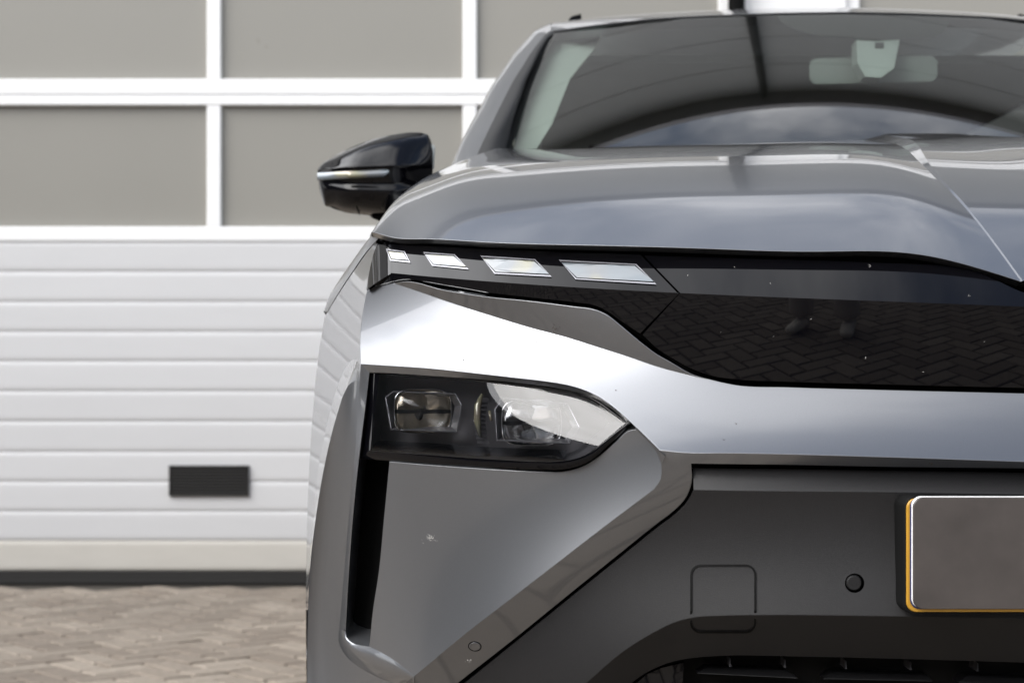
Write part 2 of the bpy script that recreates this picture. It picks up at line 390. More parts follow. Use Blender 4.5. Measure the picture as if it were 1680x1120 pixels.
def loft(rows, nu, nv, ku=None, kv=None):
    """rows: list of equally long lists of 3D points; returns grid (nu, nv, 3); u runs over rows"""
    G = np.array(rows, float); r, c, _ = G.shape
    ku = np.arange(r) if ku is None else np.array(ku); kv = np.arange(c) if kv is None else np.array(kv)
    def param(k, n):
        return np.concatenate([np.linspace(k[i], k[i + 1], n // (len(k) - 1) + 1)[:-1] for i in range(len(k) - 1)] + [[k[-1]]])
    U, Vv = param(ku, nu), param(kv, nv)
    A = np.stack([nspl(kv, G[i], Vv) for i in range(r)])            # r, nv, 3
    B = nspl(ku, A.reshape(r, -1), U).reshape(len(U), len(Vv), 3)
    return B
def put_grid(sk, G, outward):
    a, b, _ = G.shape; du = np.gradient(G, axis=0); dv = np.gradient(G, axis=1); Nn = np.cross(du, dv)
    L = np.linalg.norm(Nn, axis=2, keepdims=True); Nn = Nn / np.maximum(L, 1e-12)
    s = 1 if (Nn.reshape(-1, 3) @ np.array(outward)).sum() > 0 else -1; Nn *= s
    Fc = []
    for i in range(a - 1):
        for j in range(b - 1):
            q = (i * b + j, (i + 1) * b + j, (i + 1) * b + j + 1, i * b + j + 1); Fc.append(q if s > 0 else q[::-1])
    sk.put(G.reshape(-1, 3), Nn.reshape(-1, 3), Fc)

# ================================================================== GROUND
g = MB().box(-150, 150, -150, 150, -0.30, -0.012).build('ground', JOINT); tag(g, kind='structure')
paving = empty('brick_paving', (0, 0, 0)); paving['kind'] = 'structure'
BL, BW, GAP = 0.20, 0.10, 0.006
def brick_mb(cx, cy, ang, dz, tx=0, ty=0):
    l, w_, c = BL / 2 - GAP, BW / 2 - GAP, 0.0045; ca, sa = math.cos(ang), math.sin(ang)
    V = []
    for (hx, hy, z) in ((l, w_, -0.012), (l, w_, -c), (l - c, w_ - c, 0)):
        for sx, sy in ((-1, -1), (1, -1), (1, 1), (-1, 1)):
            x, y = sx * hx, sy * hy; V.append((cx + x * ca - y * sa, cy + x * sa + y * ca, z + dz + (tx * x + ty * y)))
    return V, [(0, 1, 5, 4), (1, 2, 6, 5), (2, 3, 7, 6), (3, 0, 4, 7), (4, 5, 9, 8), (5, 6, 10, 9), (6, 7, 11, 10), (7, 4, 8, 11), (8, 9, 10, 11)]
vb, fb = brick_mb(0, 0, 0, 0)
bmesh_me = bpy.data.meshes.new('brick'); bmesh_me.from_pydata(vb, [], fb); bmesh_me.materials.append(PAV_O)
far_v, far_f, tones = [], [], []; nb = 0
A45 = R(45 - 4)
ca, sa = math.cos(A45), math.sin(A45)
rng = random.Random(5)
for i in range(-110, 111):
    for j in range(-110, 111):
        d = (i - j) % 4
        if d not in (0, 3): continue
        if d == 0: bx, by, an = (i + 1) * BW, (j + .5) * BW, 0
        else: bx, by, an = (i + .5) * BW, (j + 1) * BW, R(90)
        x, y = bx * ca - by * sa, bx * sa + by * ca + 1.5
        if abs(x) > 5.0 or y > 7.18 or y < -5.2: continue
        dz = rng.uniform(-0.0025, 0.0015)
        if y > 4.7 and -0.330 * y - 0.1 < x < -0.116 * y + 0.25 and nb < 299:
            o = bpy.data.objects.new('brick', bmesh_me); COL.objects.link(o); o.parent = paving
            o.location = (x, y, dz); o.rotation_euler = (rng.uniform(-.012, .012), rng.uniform(-.012, .012), an + A45 + rng.uniform(-.01, .01)); nb += 1
        else:
            V, Fc = brick_mb(x, y, an + A45 + rng.uniform(-.01, .01), dz, rng.uniform(-.012, .012), rng.uniform(-.012, .012)); b = len(far_v)
            far_v += V; far_f += [tuple(q + b for q in f) for f in Fc]; tones += [rng.random()] * 12
bo = mk('brick_field', far_v, far_f, PAV_A, paving); bo['kind'] = 'stuff'
at = bo.data.attributes.new('tone', 'FLOAT', 'POINT'); at.data.foreach_set('value', tones)
rest = mk('outer_paving', [(-60, -60, -.008), (60, -60, -.008), (60, -5.1, -.008), (-60, -5.1, -.008), (-60, -5.1, -.008), (-4.9, -5.1, -.008), (-4.9, 7.2, -.008), (-60, 7.2, -.008),
     (4.9, -5.1, -.008), (60, -5.1, -.008), (60, 7.2, -.008), (4.9, 7.2, -.008)], [(0, 1, 2, 3), (4, 5, 6, 7), (8, 9, 10, 11)], PAV_A); tag(rest, kind='structure')

# ================================================================== GARAGE BUILDING
YW = 7.354; SW = 395.0
gx = lambda px: (px - CX) / SW
gz = lambda py: H - (py - CY) / SW
bld = empty('garage_building', (0, YW, 0), 'long garage building with white sectional doors and grey cladding behind the car', 'building')
DT = gz(-352); ROOF = 6.55
def door(x0, first):
    """a sectional door, 4 bays wide; x0 = left edge"""
    dp = empty('garage_door', (0, 0, 0)); dp.parent = bld; dp.location = (x0, 0, 0)
    x1 = x0 + 4 * 1.063
    # rows of panes
    rows = [(gz(372), gz(173)), (gz(130), gz(-67)), (gz(-110), gz(-307))]
    MW = 23 / SW
    for r, (za, zb) in enumerate(rows):
        for k in range(4):
            a = x0 + k * 1.063 + (0 if k else MW); b = x0 + (k + 1) * 1.063 - MW
            MB().cbox(a - .012, b + .012, YW + 0.028, YW + 0.05, za - .012, zb + .012, 0.002).build('window_pane', PANE, dp)
    rails = [(gz(396), gz(372)), (gz(173), gz(156.5)), (gz(155.5), gz(130)), (gz(-67), gz(-84)), (gz(-85), gz(-110)), (gz(-307), DT)]
    for za, zb in rails: MB().cbox(x0, x1, YW - 0.004, YW + 0.045, za, zb, 0.004).build('frame_rail', WHITE, dp)
    for r, (za, zb) in enumerate(rows):
        for k in range(5):
            a = x0 if k == 0 else x0 + k * 1.063 - MW
            MB().cbox(a, a + MW, YW - 0.002, YW + 0.045, za, zb, 0.004).build('mullion', WHITE, dp)
    ys = [396, 445.5, 495, 544, 592.5, 641.5, 691, 741, 790, 838.5, 886.5, 936]
    for i in range(11):
        z1, z0 = gz(ys[i]), gz(ys[i + 1]); m = PANELLOW if i == 10 else PANEL; c = 0.008
        # a shallow rib: rounded top and bottom edge with a groove
        prof = [(0.0075, z0), (0.004, z0 + .003), (0.0012, z0 + c), (0, z0 + .022), (0, z1 - .022), (0.0012, z1 - c), (0.004, z1 - .003), (0.0075, z1)]
        V = [(x, YW + d, z) for x in (x0, x1) for d, z in prof]; n = len(prof)
        mk('door_panel', V, [(k, k + n, k + 1 + n, k + 1) for k in range(n - 1)], m, dp)
    MB().box(x0, x1, YW + 0.003, YW + 0.04, 0.012, gz(936)).build('bottom_seal', SEAL, dp)
    MB().box(x0, x1, YW - 0.012, YW + 0.03, -0.004, 0.012).build('threshold_strip', SEAL, dp)
    # vent: frame, backing, slats
    va, vb_ = (gx(278), gx(409)) if first else (x0 + 1.92, x0 + 2.25)
    z0, z1 = gz(813), gz(763); m = MB().box(va, vb_, YW - 0.004, YW + 0.004, z0, z1)
    for k in range(9):
        z = z0 + 0.008 + k * (z1 - z0 - .016) / 9; q_ = (z1 - z0 - .016) / 9 * .62
        m.add([(va + .006, YW - .013, z), (vb_ - .006, YW - .013, z), (vb_ - .006, YW - .005, z + q_), (va + .006, YW - .005, z + q_)], [(0, 1, 2, 3)])
    for a, b, c_, d in ((va, va + .006, z0, z1), (vb_ - .006, vb_, z0, z1), (va, vb_, z0, z0 + .006), (va, vb_, z1 - .006, z1)): m.box(a, b, YW - .014, YW - .0041, c_, d)
    m.build('vent_grille', SEAL, dp)
    return x0, x1
xa = gx(1202) - 4 * 1.063
xb = gx(1387)
door(xa, True); door(xb, False); door(xa - 0.46 - 4 * 1.063, False)
post = [(gx(1203), xb - 0.0), (xa - 0.46, xa), (xb + 4 * 1.063, xb + 4 * 1.063 + .46), (xa - .92 - 4 * 1.063 - 6, xa - .46 - 4 * 1.063)]
for a, b in post: MB().box(a + .004, b - .004, YW - 0.03, YW + 0.2, 0.0, DT).build('wall_post', WHITE, bld)
MB().box(-16, 16, YW - 0.05, YW + 0.2, DT + .002, DT + 0.30).build('lintel', WHITE, bld)
nc = 4; hh = (ROOF - DT - 0.302) / nc
for k in range(nc):
    MB().cbox(-16, 16, YW - 0.035, YW + 0.2, DT + 0.302 + k * hh, DT + 0.302 + (k + 1) * hh - .003, 0.006).build('cladding_sheet', CLAD, bld)
MB().box(-16, 16, YW - 0.28, YW + 0.3, ROOF, ROOF + 0.10).build('roof_edge', DARKCHROME, bld)  # overhang added to shade the upper cladding
MB().box(-16, 16, YW + 0.2, YW + 10, 0, ROOF - .01).build('building_core', CLAD, bld)
MB().tube([(gx(1204), YW - 0.085, 0.0), (gx(1204), YW - 0.085, ROOF)], 0.035, 12).build('downpipe', BLACK, bld, True)

# the building on the other side of the yard, behind the photographer
opp = empty('warehouse', (-6, -17, 0), 'low grey warehouse with dark windows across the yard, mirrored in the paintwork', 'building')
MB().box(-34, 6, -29, -17, 0, 5.6).build('wall', OPP, opp)
MB().box(-34.2, 6.2, -29.2, -16.8, 5.602, 5.85).build('roof', DARKCHROME, opp)
for k in range(7): MB().cbox(-31 + k * 5, -28.6 + k * 5, -17.06, -16.98, 1.2, 2.6, .02).build('window', DARK, opp)

refl_hall = empty('added_hall', (-15, -4, 0), 'added dark grey hall left of the yard, unseen, darkening reflections in the car side', 'building')  # invented block: darkens the bumper side's reflections and stops low sky glow
MB().box(-25, -13, -16, 5.2, 0, 6.2).build('wall', mat('dark_cladding', (0.10, 0.098, 0.095), 0.6, noise=(1.5, .1)), refl_hall)
MB().box(-25.2, -12.8, -16.2, 5.4, 6.202, 6.4).build('roof', DARKCHROME, refl_hall)
for k in range(5): MB().cbox(-13.001, -12.95, -14 + k * 4, -12 + k * 4, 1.2, 2.4, .01).build('window', DARK, refl_hall)

# ================================================================== CAR
car = empty('parked_car', (XC, 3.9, 0), 'dark grey metallic electric car seen from the front, parked before the white garage door', 'car')

# analytic shape of the glossy strip: sky-facing facet above the ridge, ground-facing panel below it
_ry = np.polyfit([641, 760, 908, 1113, 1300, 1680, 1934], [449, 457, 467, 482, 490, 501, 516], 3)
def ridge_y(px): return np.polyval(_ry, px)
def strip_fn(x, part=0):
    px, py = x[:, 0], x[:, 1]; ro = .020 + .025 * (np.clip(1680 - px, 0, None) / 1039) ** 2 + 18 * (np.clip(645 - px, 0, None) / 1000) ** 2
    d = (py - ridge_y(px)) / 140.0; off = ro + (-d * 140 * .00060 if part < 0 else .0131 * d + .0032 * d * d if part > 0 else np.where(d < 0, -d * 140 * .00060, .0131 * d + .0032 * d * d))
    Y = np.full(len(px), 1.8)
    for _ in range(40):
        u = np.abs(XC - (px - CX) / F * Y); Y = .5 * Y + .5 * (1.70 + off + .28 * u * u + 1.3 * np.clip(u - .6, 0, None) ** 2)
    return 1 / Y
strip_up = lambda x: strip_fn(x, -1)
strip_dn = lambda x: strip_fn(x, 1)
# ---- gloss-black strip: upper lamp facet, lower panel -----------------
BORD = [(601, 475, .070), (622, 466, .068), (641, 458, .066), (659, 459, .066), (730, 472, .062), (801, 484, .059), (873, 491, .056), (944, 499, .054), (976, 504, .052),
        (998, 513, .051), (1016, 527, .050), (1051, 556, .049), (1080, 576, .049), (1101, 590, .049), (1134, 609, .048), (1169, 621, .047), (1205, 627, .046), (1294, 631, .045),
        (1437, 635, .045), (1680, 641, .045), (1934, 646, .045)]
RIDGE = [(641, 449, .045), (700, 455, .043), (760, 458, .041), (812, 459, .038), (908, 467, .034), (980, 474, .030), (1080, 479.5, .027), (1113, 482, .026)]
RIDGE2 = [(1113, 482, .026), (1200, 486, .024), (1300, 489, .022), (1437, 494, .021), (1680, 500, .020), (1934, 506, .020)]
TOP = [(623, 392, .078), (712, 400, .074), (837, 408, .070), (944, 414, .067), (1051, 418, .064)]
TOP2 = [(1051, 418, .064), (1223, 424, .062), (1437, 431, .061), (1560, 438, .060), (1602, 446, .059), (1635, 460, .056), (1680, 480, .052), (1760, 503, .046), (1934, 520, .040)]
lampleft = curve([(601, 474, .090), (607, 440, .090), (615, 410, .088), (623, 392, .078)])
lamp_top = curve(TOP); RIDGE = [(a, ridge_y(a), c) for a, b, c in RIDGE]; RIDGE2 = [(a, ridge_y(a), c) for a, b, c in RIDGE2]; lamp_ridge = curve(RIDGE); split_up = curve([(1051, 418, .064), (1113, 482, .026)], smooth=False)
low_l = curve([(601, 475, .090), (620, 462, .066), (641, 449, .045)], smooth=False)
strip = empty('light_strip', (0, 0, 0)); strip.parent = car
s = Skin()
s.patch(loop(lampleft, lamp_top, split_up, lamp_ridge[::-1], low_l[::-1]), step=8, skirt=.012, fn=strip_up)
splitdn = curve([(1113, 482, .026), (1080, 516, .033), (1050, 547, .041)], smooth=False)
b1 = curve([(601, 474.5, .090), (641, 462, .068), (661, 458, .060), (700, 462, .058), (730, 467, .056), (765, 473, .053), (801, 479.5, .051), (873, 488, .046), (944, 496, .044), (976, 501, .042), (996, 510, .041), (1014, 523, .041), (1050, 547, .041)])
s.patch(loop(low_l, lamp_ridge, splitdn, b1[::-1]), step=8, skirt=.012, fn=strip_dn)
s.build('lamp_cover', GLOSS, strip)
sm = s.mirror(); sm.build('lamp_cover', GLOSS, strip)
def pan(pts, dx=1.6, dy=1.2): return [(a + dx, b + dy, c) for a, b, c in pts]
s = Skin()
PR = [(1116, ridge_y(1116), 0)] + [(a, ridge_y(a), 0.02) for a in (1200, 1300, 1437, 1560, 1680, 1800, 1934)]
TOPP = [(1056, 419, .0)] + TOP2[1:-2] + [(1760, 492, 0), (1934, 511, .022)]
mU = s.patch(loop(curve([(1056, 419, .0), (1116, ridge_y(1116), 0)], smooth=False), curve(PR), curve([(1934, ridge_y(1934), .02), (1934, 511, .022)], smooth=False), curve(TOPP)[::-1]), step=9, skirt=.012, fn=strip_up)
low = [(1054, 549, .041), (1078, 571, .041), (1101, 586, .041), (1136, 605, .040), (1171, 617, .039), (1207, 622, .038), (1294, 626, .036), (1437, 630, .034), (1680, 636, .033), (1934, 641, .033)]
mL = s.patch(loop(curve([(1054, 549, .0), (1083, 517, .0), (1116, ridge_y(1116), 0)], smooth=False), curve(PR), curve([(1934, ridge_y(1934), .02), (1934, 641, .033)], smooth=False), curve(low)[::-1]), step=9, skirt=.012, fn=strip_dn)
s.build('front_panel', GLOSS, car, both=True)
# black bed behind all the gaps of the strip
s = Skin()
s.patch(loop(curve([(603, 480, .105), (608, 385, .115), (624, 383, .112), (800, 396, .095), (1056, 406, .09), (1437, 414, .085), (1573, 422, .085), (1640, 446, .085), (1700, 470, .085), (1934, 500, .08)], smooth=False),
             curve([(1934, 650, .07), (1680, 645, .07), (1200, 632, .07), (1130, 612, .07), (1000, 516, .08), (940, 504, .08), (660, 464, .09), (603, 480, .105)], smooth=False)), step=30, skirt=0, lam=1e-4)
s.build('panel_surround', BLACK, car, both=True)
# crystal elements of the daytime lamp: a thin outline and the lit block
ELS = [[(633, 408), (664, 412), (673.5, 431), (640, 427.5)], [(694, 413), (746, 417), (769, 442), (709, 436)], [(788, 419), (878, 425), (905, 454), (811, 449)], [(917, 426), (1044, 433), (1077, 466.5), (944, 458)]]
for q in ELS:
    q = np.array(q, float)
    xs, oc = [], []
    mm = strip_up
    def on(p, lift): Y = 1 / tps_eval(mm, np.array([p]))[0]; return P(p[0], p[1], Y - lift)
    c = q.mean(0)
    for side in (0, 1):
        fr, bl = MB(), MB()
        q1 = q; q2 = c + (q - c) * np.array([1 - 5.0 / max(np.ptp(q[:, 0]), 1) , 1 - 5.5 / np.ptp(q[:, 1])]); q3 = c + (q - c) * np.array([1 - 8.5 / np.ptp(q[:, 0]), 1 - 9.5 / np.ptp(q[:, 1])])
        def sub(qq, lift):
            return [on(qq[k] + (qq[(k + 1) % 4] - qq[k]) * t, lift) for k in range(4) for t in (0, .25, .5, .75)]
        o1, i1, o2, b2 = sub(q1, .0016), sub(q2, .0016), sub(q3, .0024), sub(q3, -.004)
        if side:
            for L in (o1, i1, o2, b2):
                for v in L: v[0] = 2 * XC - v[0]
        n = 16; fr.add(o1 + i1, [(k, (k + 1) % n, (k + 1) % n + n, k + n) for k in range(n)])
        bl.add(o2 + b2, [tuple(range(n))] + [(k, (k + 1) % n, (k + 1) % n + n, k + n) for k in range(n)])
        e = bl.build('lamp_element', DRL, strip); fr.build('element_outline', SEAMLIGHT, strip)

# ---- bumper upper body: facets A, B, lip, lower wing -------------------
bump = Skin()
K_top = [(602, 473, .080), (594, 521, .062), (591, 560, .045), (592, 597, .030)]
creaseA = [(648, 465, .048), (690, 479, .050), (730, 493, .051), (801, 516, .049), (873, 538, .046), (926, 552, .044), (980, 569, .041), (1030, 585, .040), (1080, 602, .040), (1125, 614, .041), (1180, 626, .041)]
bord = [(602, 477, .084), (622, 468, .062), (648, 464, .048), (661, 462, .045), (730, 476, .040), (801, 487, .037), (873, 494, .034), (944, 503, .032), (974, 507, .0315), (996, 516, .0315), (1014, 530, .032),
        (1050, 560, .034), (1078, 581, .036), (1101, 594, .037), (1134, 613, .039), (1180, 626, .041)]
bord_r = [(1180, 626, .041), (1205, 631, .040), (1294, 635, .037), (1437, 639, .036), (1680, 645, .035), (1934, 650, .035)]
cA = curve(creaseA); cb = curve(bord[2:])
mA = bump.patch(loop(cb, cA[::-1]), step=7, skirt=0, deg=3)
ledgeB = [(592, 597, .030), (640, 600, .024), (700, 604, .018), (760, 610, .013), (840, 619, .008), (900, 626, .004), (930, 631, .002), (960, 640, -.002), (985, 652, -.006), (1010, 670, -.012), (1040, 697, -.018), (1062, 718, -.024), (1082, 738, -.029)]
ledgeR = [(1082, 738, -.029), (1120, 742, -.031), (1200, 743, -.031), (1294, 745, -.031), (1437, 749, -.031), (1680, 757, -.031), (1934, 764, -.031)]
lB = curve(ledgeB); lR = curve(ledgeR)
Kc = curve([(592, 597, .030), (591, 560, .045), (594, 521, .062), (602, 477, .083)])
mB = bump.patch(loop(Kc, curve(bord[:3]), cA, curve(bord_r), curve([(1934, 650, .035), (1934, 764, -.031)], smooth=False), lR[::-1], lB[::-1]),
           ctrl=nz([(1200, 690, .012), (1437, 694, .011), (1680, 700, .011), (1934, 706, .011), (1100, 665, .012), (1000, 610, .018)]), step=9, skirt=0, sym=True, deg=5)
# top lips of the bumper against the gloss panel
def strip_between(a, b, sk, outward):
    n = max(len(a), len(b)); 
    def rs(c):
        d = np.concatenate([[0], np.cumsum(np.linalg.norm(np.diff(c, axis=0), axis=1))]); t = np.linspace(0, d[-1], n); return np.stack([np.interp(t, d, c[:, k]) for k in range(3)], 1)
    A, B = rs(a), rs(b); put_grid(sk, np.stack([A, B]), outward)
def W3(c): return np.array([P(*v) for v in c])
for c in (cb, curve(bord_r), curve(bord[:3])):
    a = W3(c); strip_between(a, a + [0, .0008, -.0002], bump, (0, -.1, 1))
# lip under B round the lamp
lipo = curve([(592, 597, .030), (640, 600, .024), (700, 604, .018), (760, 610, .013), (840, 619, .008), (900, 626, .004), (930, 631, .002), (960, 640, -.002), (985, 652, -.006), (1010, 670, -.012), (1036, 694, -.017)], 7)
lipi = curve([(606, 611, .034), (640, 612, .030), (700, 616, .026), (760, 620, .022), (840, 627, .018), (900, 634, .016), (930, 639, .014), (960, 647, .012), (985, 659, .010), (1008, 674, .006), (1032, 697, .000)], 7)
strip_between(W3(lipo), W3(lipi), bump, (0, -.3, -1)); strip_between(W3(lipi), W3(lipi) + [0, .04, 0], bump, (0, 0, -1))
# left frame beside lamp and slot
fo_ = curve([(592, 597, .030), (590, 625, .0315), (587, 680, .034), (581, 760, .038), (571, 860, .048), (563, 960, .060), (556, 1035, .073)], 9)
fi_ = curve([(606, 611, .034), (598, 680, .030), (588, 760, .031), (578, 860, .038), (571, 960, .049), (567, 1035, .062)], 9)
strip_between(W3(fo_), W3(fi_), bump, (0, -1, 0))
strip_between(W3(fi_), W3(fi_) + [.004, .06, 0], bump, (1, 0, 0))
# foot of the frame
foot_o = curve([(556, 1035, .073), (556, 1052, .074), (566, 1073, .072), (598, 1099, .062), (648, 1120, .050), (680, 1128, .043)], 6)
foot_i = curve([(567, 1035, .062), (569, 1046, .063), (580, 1053, .063), (606, 1060, .052), (640, 1078, .039), (680, 1108, .024)], 6)
n = 24
def rs(c, n):
    d = np.concatenate([[0], np.cumsum(np.linalg.norm(np.diff(c, axis=0), axis=1))]); t = np.linspace(0, d[-1], n); return np.stack([np.interp(t, d, c[:, k]) for k in range(3)], 1)
A, B = rs(W3(foot_o), n), rs(W3(foot_i), n); mid = (A + B) / 2 + np.array([0, -.007, .003]); put_grid(bump, loft([A, mid, B], 12, n - 1), (0, -1, .3))
slotfloor = curve([(567, 1035, .062), (569, 1046, .063), (580, 1053, .060), (606, 1060, .052)], 6)
strip_between(W3(slotfloor), W3(slotfloor) + [.004, .06, .015], bump, (0, 0, 1))
# lower wing panel C and chamfer D
Ctop = [(639, 757, .034), (700, 762, .026), (800, 769, .016), (880, 773, .014), (925, 773, .012), (955, 765, .009), (985, 746, .004), (1010, 725, -.001), (1032, 706, -.006), (1044, 704, -.012)]
Cright = [(1044, 704, -.012), (1062, 722, -.014), (1078, 742, -.018), (1085, 762, -.019), (1084, 785, -.016), (1073, 802, -.013)]
Cdiag = [(1073, 802, -.015), (1000, 857, -.009), (909, 927, -.001), (843, 978, .005), (776, 1029, .012), (680, 1108, .024), (640, 1141, .036), (600, 1190, .05)]
Cleft = [(606, 1060, .052), (612, 1000, .049), (621, 941, .046), (630, 850, .040), (639, 757, .034)]
cC = curve(Cdiag)
cdu = curve(Cdiag[:6]); 
mC = bump.patch(loop(curve(Ctop), curve(Cright), cdu, foot_i[::-1][:-0 or None][: int(len(foot_i) * .55)][1:], curve(Cleft)), ctrl=nz([(800, 880, .017), (950, 820, .001), (720, 930, .029)]), step=9, skirt=0, ctrl_every=3, deg=3)
a = W3(curve(Ctop)); strip_between(a, a + [0, .03, .004], bump, (0, 0, 1))
a = W3(curve(Cleft)); strip_between(a, a + [-.003, .06, 0], bump, (-1, 0, 0))
# rounded shoulder between wing C and ledge end
sh_o = curve([(1036, 694, -.017), (1062, 718, -.024), (1082, 738, -.029), (1091, 748, -.030)], 5); sh_i = curve([(1044, 704, -.012), (1062, 722, -.014), (1078, 742, -.018), (1085, 762, -.019)], 5)
strip_between(W3(sh_o), W3(sh_i), bump, (-1, -.2, -.5))
Dlow = [(1134, 760, -.018), (1135, 791, -.014), (1126, 815, -.008), (1105, 838, -.001), (1080, 857, .006), (1010, 913, .017), (944, 966, .028), (844, 1047, .042), (751, 1120, .055), (690, 1170, .07)]
Eu = [(1934, 772, -.018), (1680, 768, -.018), (1437, 765, -.018), (1294, 762, -.018), (1200, 761, -.018), (1134, 760, -.018)]
mD = bump.patch(loop(curve([(1082, 738, -.029)] + ledgeR[1:]), curve([(1934, 764, -.031), (1934, 772, -.018)], smooth=False), curve(Eu), curve(Dlow), curve([(690, 1170, .07), (600, 1190, .05)], smooth=False), cC[::-1], curve([(1073, 802, -.013), (1084, 785, -.016), (1085, 762, -.019), (1082, 738, -.029)])), step=8, skirt=0, ctrl_every=3, deg=5)
a = W3(curve(Dlow)); strip_between(a, a + [-.002, .03, .002], bump, (.5, 0, -1)); a = W3(curve(Eu)); strip_between(a, a + [0, .03, 0], bump, (0, 0, -1))

# side face of the bumper / fender
sil = [(542, 486, 2.30), (534, 517, 2.36), (526, 560, 2.41), (519, 612, 2.45), (513, 680, 2.48), (509, 740, 2.50), (505, 820, 2.51), (503, 900, 2.51), (502, 1000, 2.50), (503, 1119, 2.49), (505, 1200, 2.48)]
seam = curve([(620, 392, 1.995), (600, 417, 2.05), (579, 447, 2.12), (557, 480, 2.20), (535, 516, 2.33)], 6, off=False)
Kn = [(621, 394, nose(621, .085)), (612, 425, nose(612, .092)), (603, 473, nose(603, .090)), (594, 521, nose(594, .062)), (591, 560, nose(591, .045)), (592, 597, nose(592, .030))]
a1 = [(592, 597, nose(592, .030)), (586, 588, 2.03), (577, 591, 2.09), (569, 600, 2.14), (558, 622, 2.20), (542, 675, 2.28), (524, 757, 2.37), (512, 850, 2.43), (506, 920, 2.47), (503, 1000, 2.498)]
a2 = [(590, 625, nose(590, .0315)), (582, 624, 1.983), (575, 628, 1.987), (567, 640, 1.992), (553, 680, 2.0), (533, 760, 2.012), (518, 850, 2.028), (509, 925, 2.040), (505, 1000, 2.050)]
A1 = curve(a1, 6, off=False); A2 = curve(a2, 6, off=False); KK = curve(Kn, 7, off=False)
side = Skin()
silA = curve(sil[1:9], 7, off=False)
side.patch(loop(KK, A1, curve([(503, 1000, 2.498), (502, 1000, 2.50)], off=False), silA[::-1], seam[::-1][1:]), step=7, skirt=0, ctrl_every=3, lam=1e-5, deg=2)
strip_between(W3(A1), W3(A2), side, (-1, -1, 0))
side.patch(loop(fo_[:4], A2, curve([(505, 1000, 2.05), (504, 1060, 2.055), (504, 1120, 2.055), (506, 1200, 2.05)], off=False),
     curve([(506, 1200, 2.05), (600, 1200, nose(600, .085)), (690, 1200, nose(690, .075)), (690, 1170, nose(690, .07)), (680, 1128, nose(680, .043))], 9, False, off=False),
     foot_o[::-1], fo_[::-1][:-3]), step=8, skirt=0, ctrl_every=3, lam=1e-5, deg=3)
bump.put(side.V, side.N, side.F)
bump.build('bumper', PAINT, car, both=True)

# slot back and lamp pocket
s = Skin(); s.patch(curve([(585, 600, .10), (1060, 690, .06), (930, 790, .09), (660, 770, .10), (640, 1100, .09), (540, 1070, .13), (585, 600, .10)], 20, False)[:-1], step=40, skirt=0, lam=1e-4)
s.build('air_slot', BLACK, car); s.mirror().build('air_slot', BLACK, car)

# ---- fender ------------------------------------------------------------
fen = Skin()
fs = curve([(612, 386, 2.03), (598, 405, 2.09), (575, 436, 2.18), (556, 463, 2.25), (542, 486, 2.30), (534, 516, 2.36)], 6, off=False)
fs_in = curve([(621, 391, 1.998), (600, 414.5, 2.05), (579, 444.5, 2.12), (557, 477.5, 2.20), (536, 513, 2.325)], 6, off=False)
A, B = rs(W3(fs), 20), rs(W3(fs_in), 20); mid = (A + B) / 2 + np.array([-.003, -.002, .003]); put_grid(fen, loft([A, mid, B], 6, 19), (-1, -1, 0))
# flank runs back along the car
Z = W3(curve([(620, 384, 2.02), (612, 386, 2.03)] + [(598, 405, 2.09), (575, 436, 2.18), (556, 463, 2.25), (542, 486, 2.30)] + sil[1:], 8, off=False)); Z = rs(Z, 40)
def flank(Zc):
    rows = [Zc]
    for t, du in ((.04, .004), (.5, .0), (1.2, -.008), (2.6, -.012), (3.4, -.02)):
        r = Zc.copy(); tgt = XC - 0.935
        top = np.clip((r[:, 2] - 0.75) / .25, 0, 1)
        r[:, 0] = r[:, 0] * (1 - min(1, t * 1.2)) + (tgt + top * .07 - du * 0) * min(1, t * 1.2); r[:, 1] = np.maximum(r[:, 1] + t, r[:, 1]); r[:, 2] += top * .10 * min(t, 1)
        rows.append(r)
    return rows
rw = flank(Z)
put_grid(fen, np.array(rw), (-1, 0, 0))
fen.build('fender', PAINT, car); fen.mirror().build('fender', PAINT, car)

# ---- hood ----------------------------------------------------------------
fe = [(611, 381, .055), (630, 387, .055), (680, 391, .055), (730, 394, .054), (837, 399, .052), (944, 402, .050), (1080, 406, .050), (1223, 409, .050), (1437, 416, .050), (1540, 420, .049), (1573, 423, .048), (1609, 431, .046), (1637, 444, .044), (1680, 464, .041), (1760, 488, .038), (1934, 503, .036)]
fec = W3(curve(fe, 4)); rearc = W3(curve([(811, 246, 2.90), (850, 245, 2.88), (900, 245, 2.86), (1000, 243, 2.83), (1100, 239, 2.80), (1200, 236, 2.78), (1300, 233, 2.765), (1430, 230, 2.75), (CX + XC * F / 2.745, 229.5, 2.745)], 4, off=False))
fu = XC - fec[:, 0]; ru = XC - rearc[:, 0]
def fr_at(u): i = np.argsort(fu); return np.array([np.interp(u, fu[i], fec[i, k]) for k in range(3)])
def re_at(u): i = np.argsort(ru); return np.array([np.interp(u, ru[i], rearc[i, k]) for k in range(3)])
S = [0, .123, .24, .38, .60, .82, 1.0]; Q = [0, .29, .473, .612, .775, .902, 1.0]
silh = [(.797, 2.020, .9815), (.789, 2.13, 1.018), (.780, 2.25, 1.047), (.765, 2.38, 1.078), (.732, 2.60, 1.125), (.705, 2.75, 1.157), (.672, 2.88, 1.186)]
_sy = [v[1] for v in silh]; silh = [(np.interp(2.02 + .86 * q, _sy, [v[0] for v in silh]), 2.02 + .86 * q, np.interp(2.02 + .86 * q, _sy, [v[2] for v in silh])) for q in S]
hood = Skin()
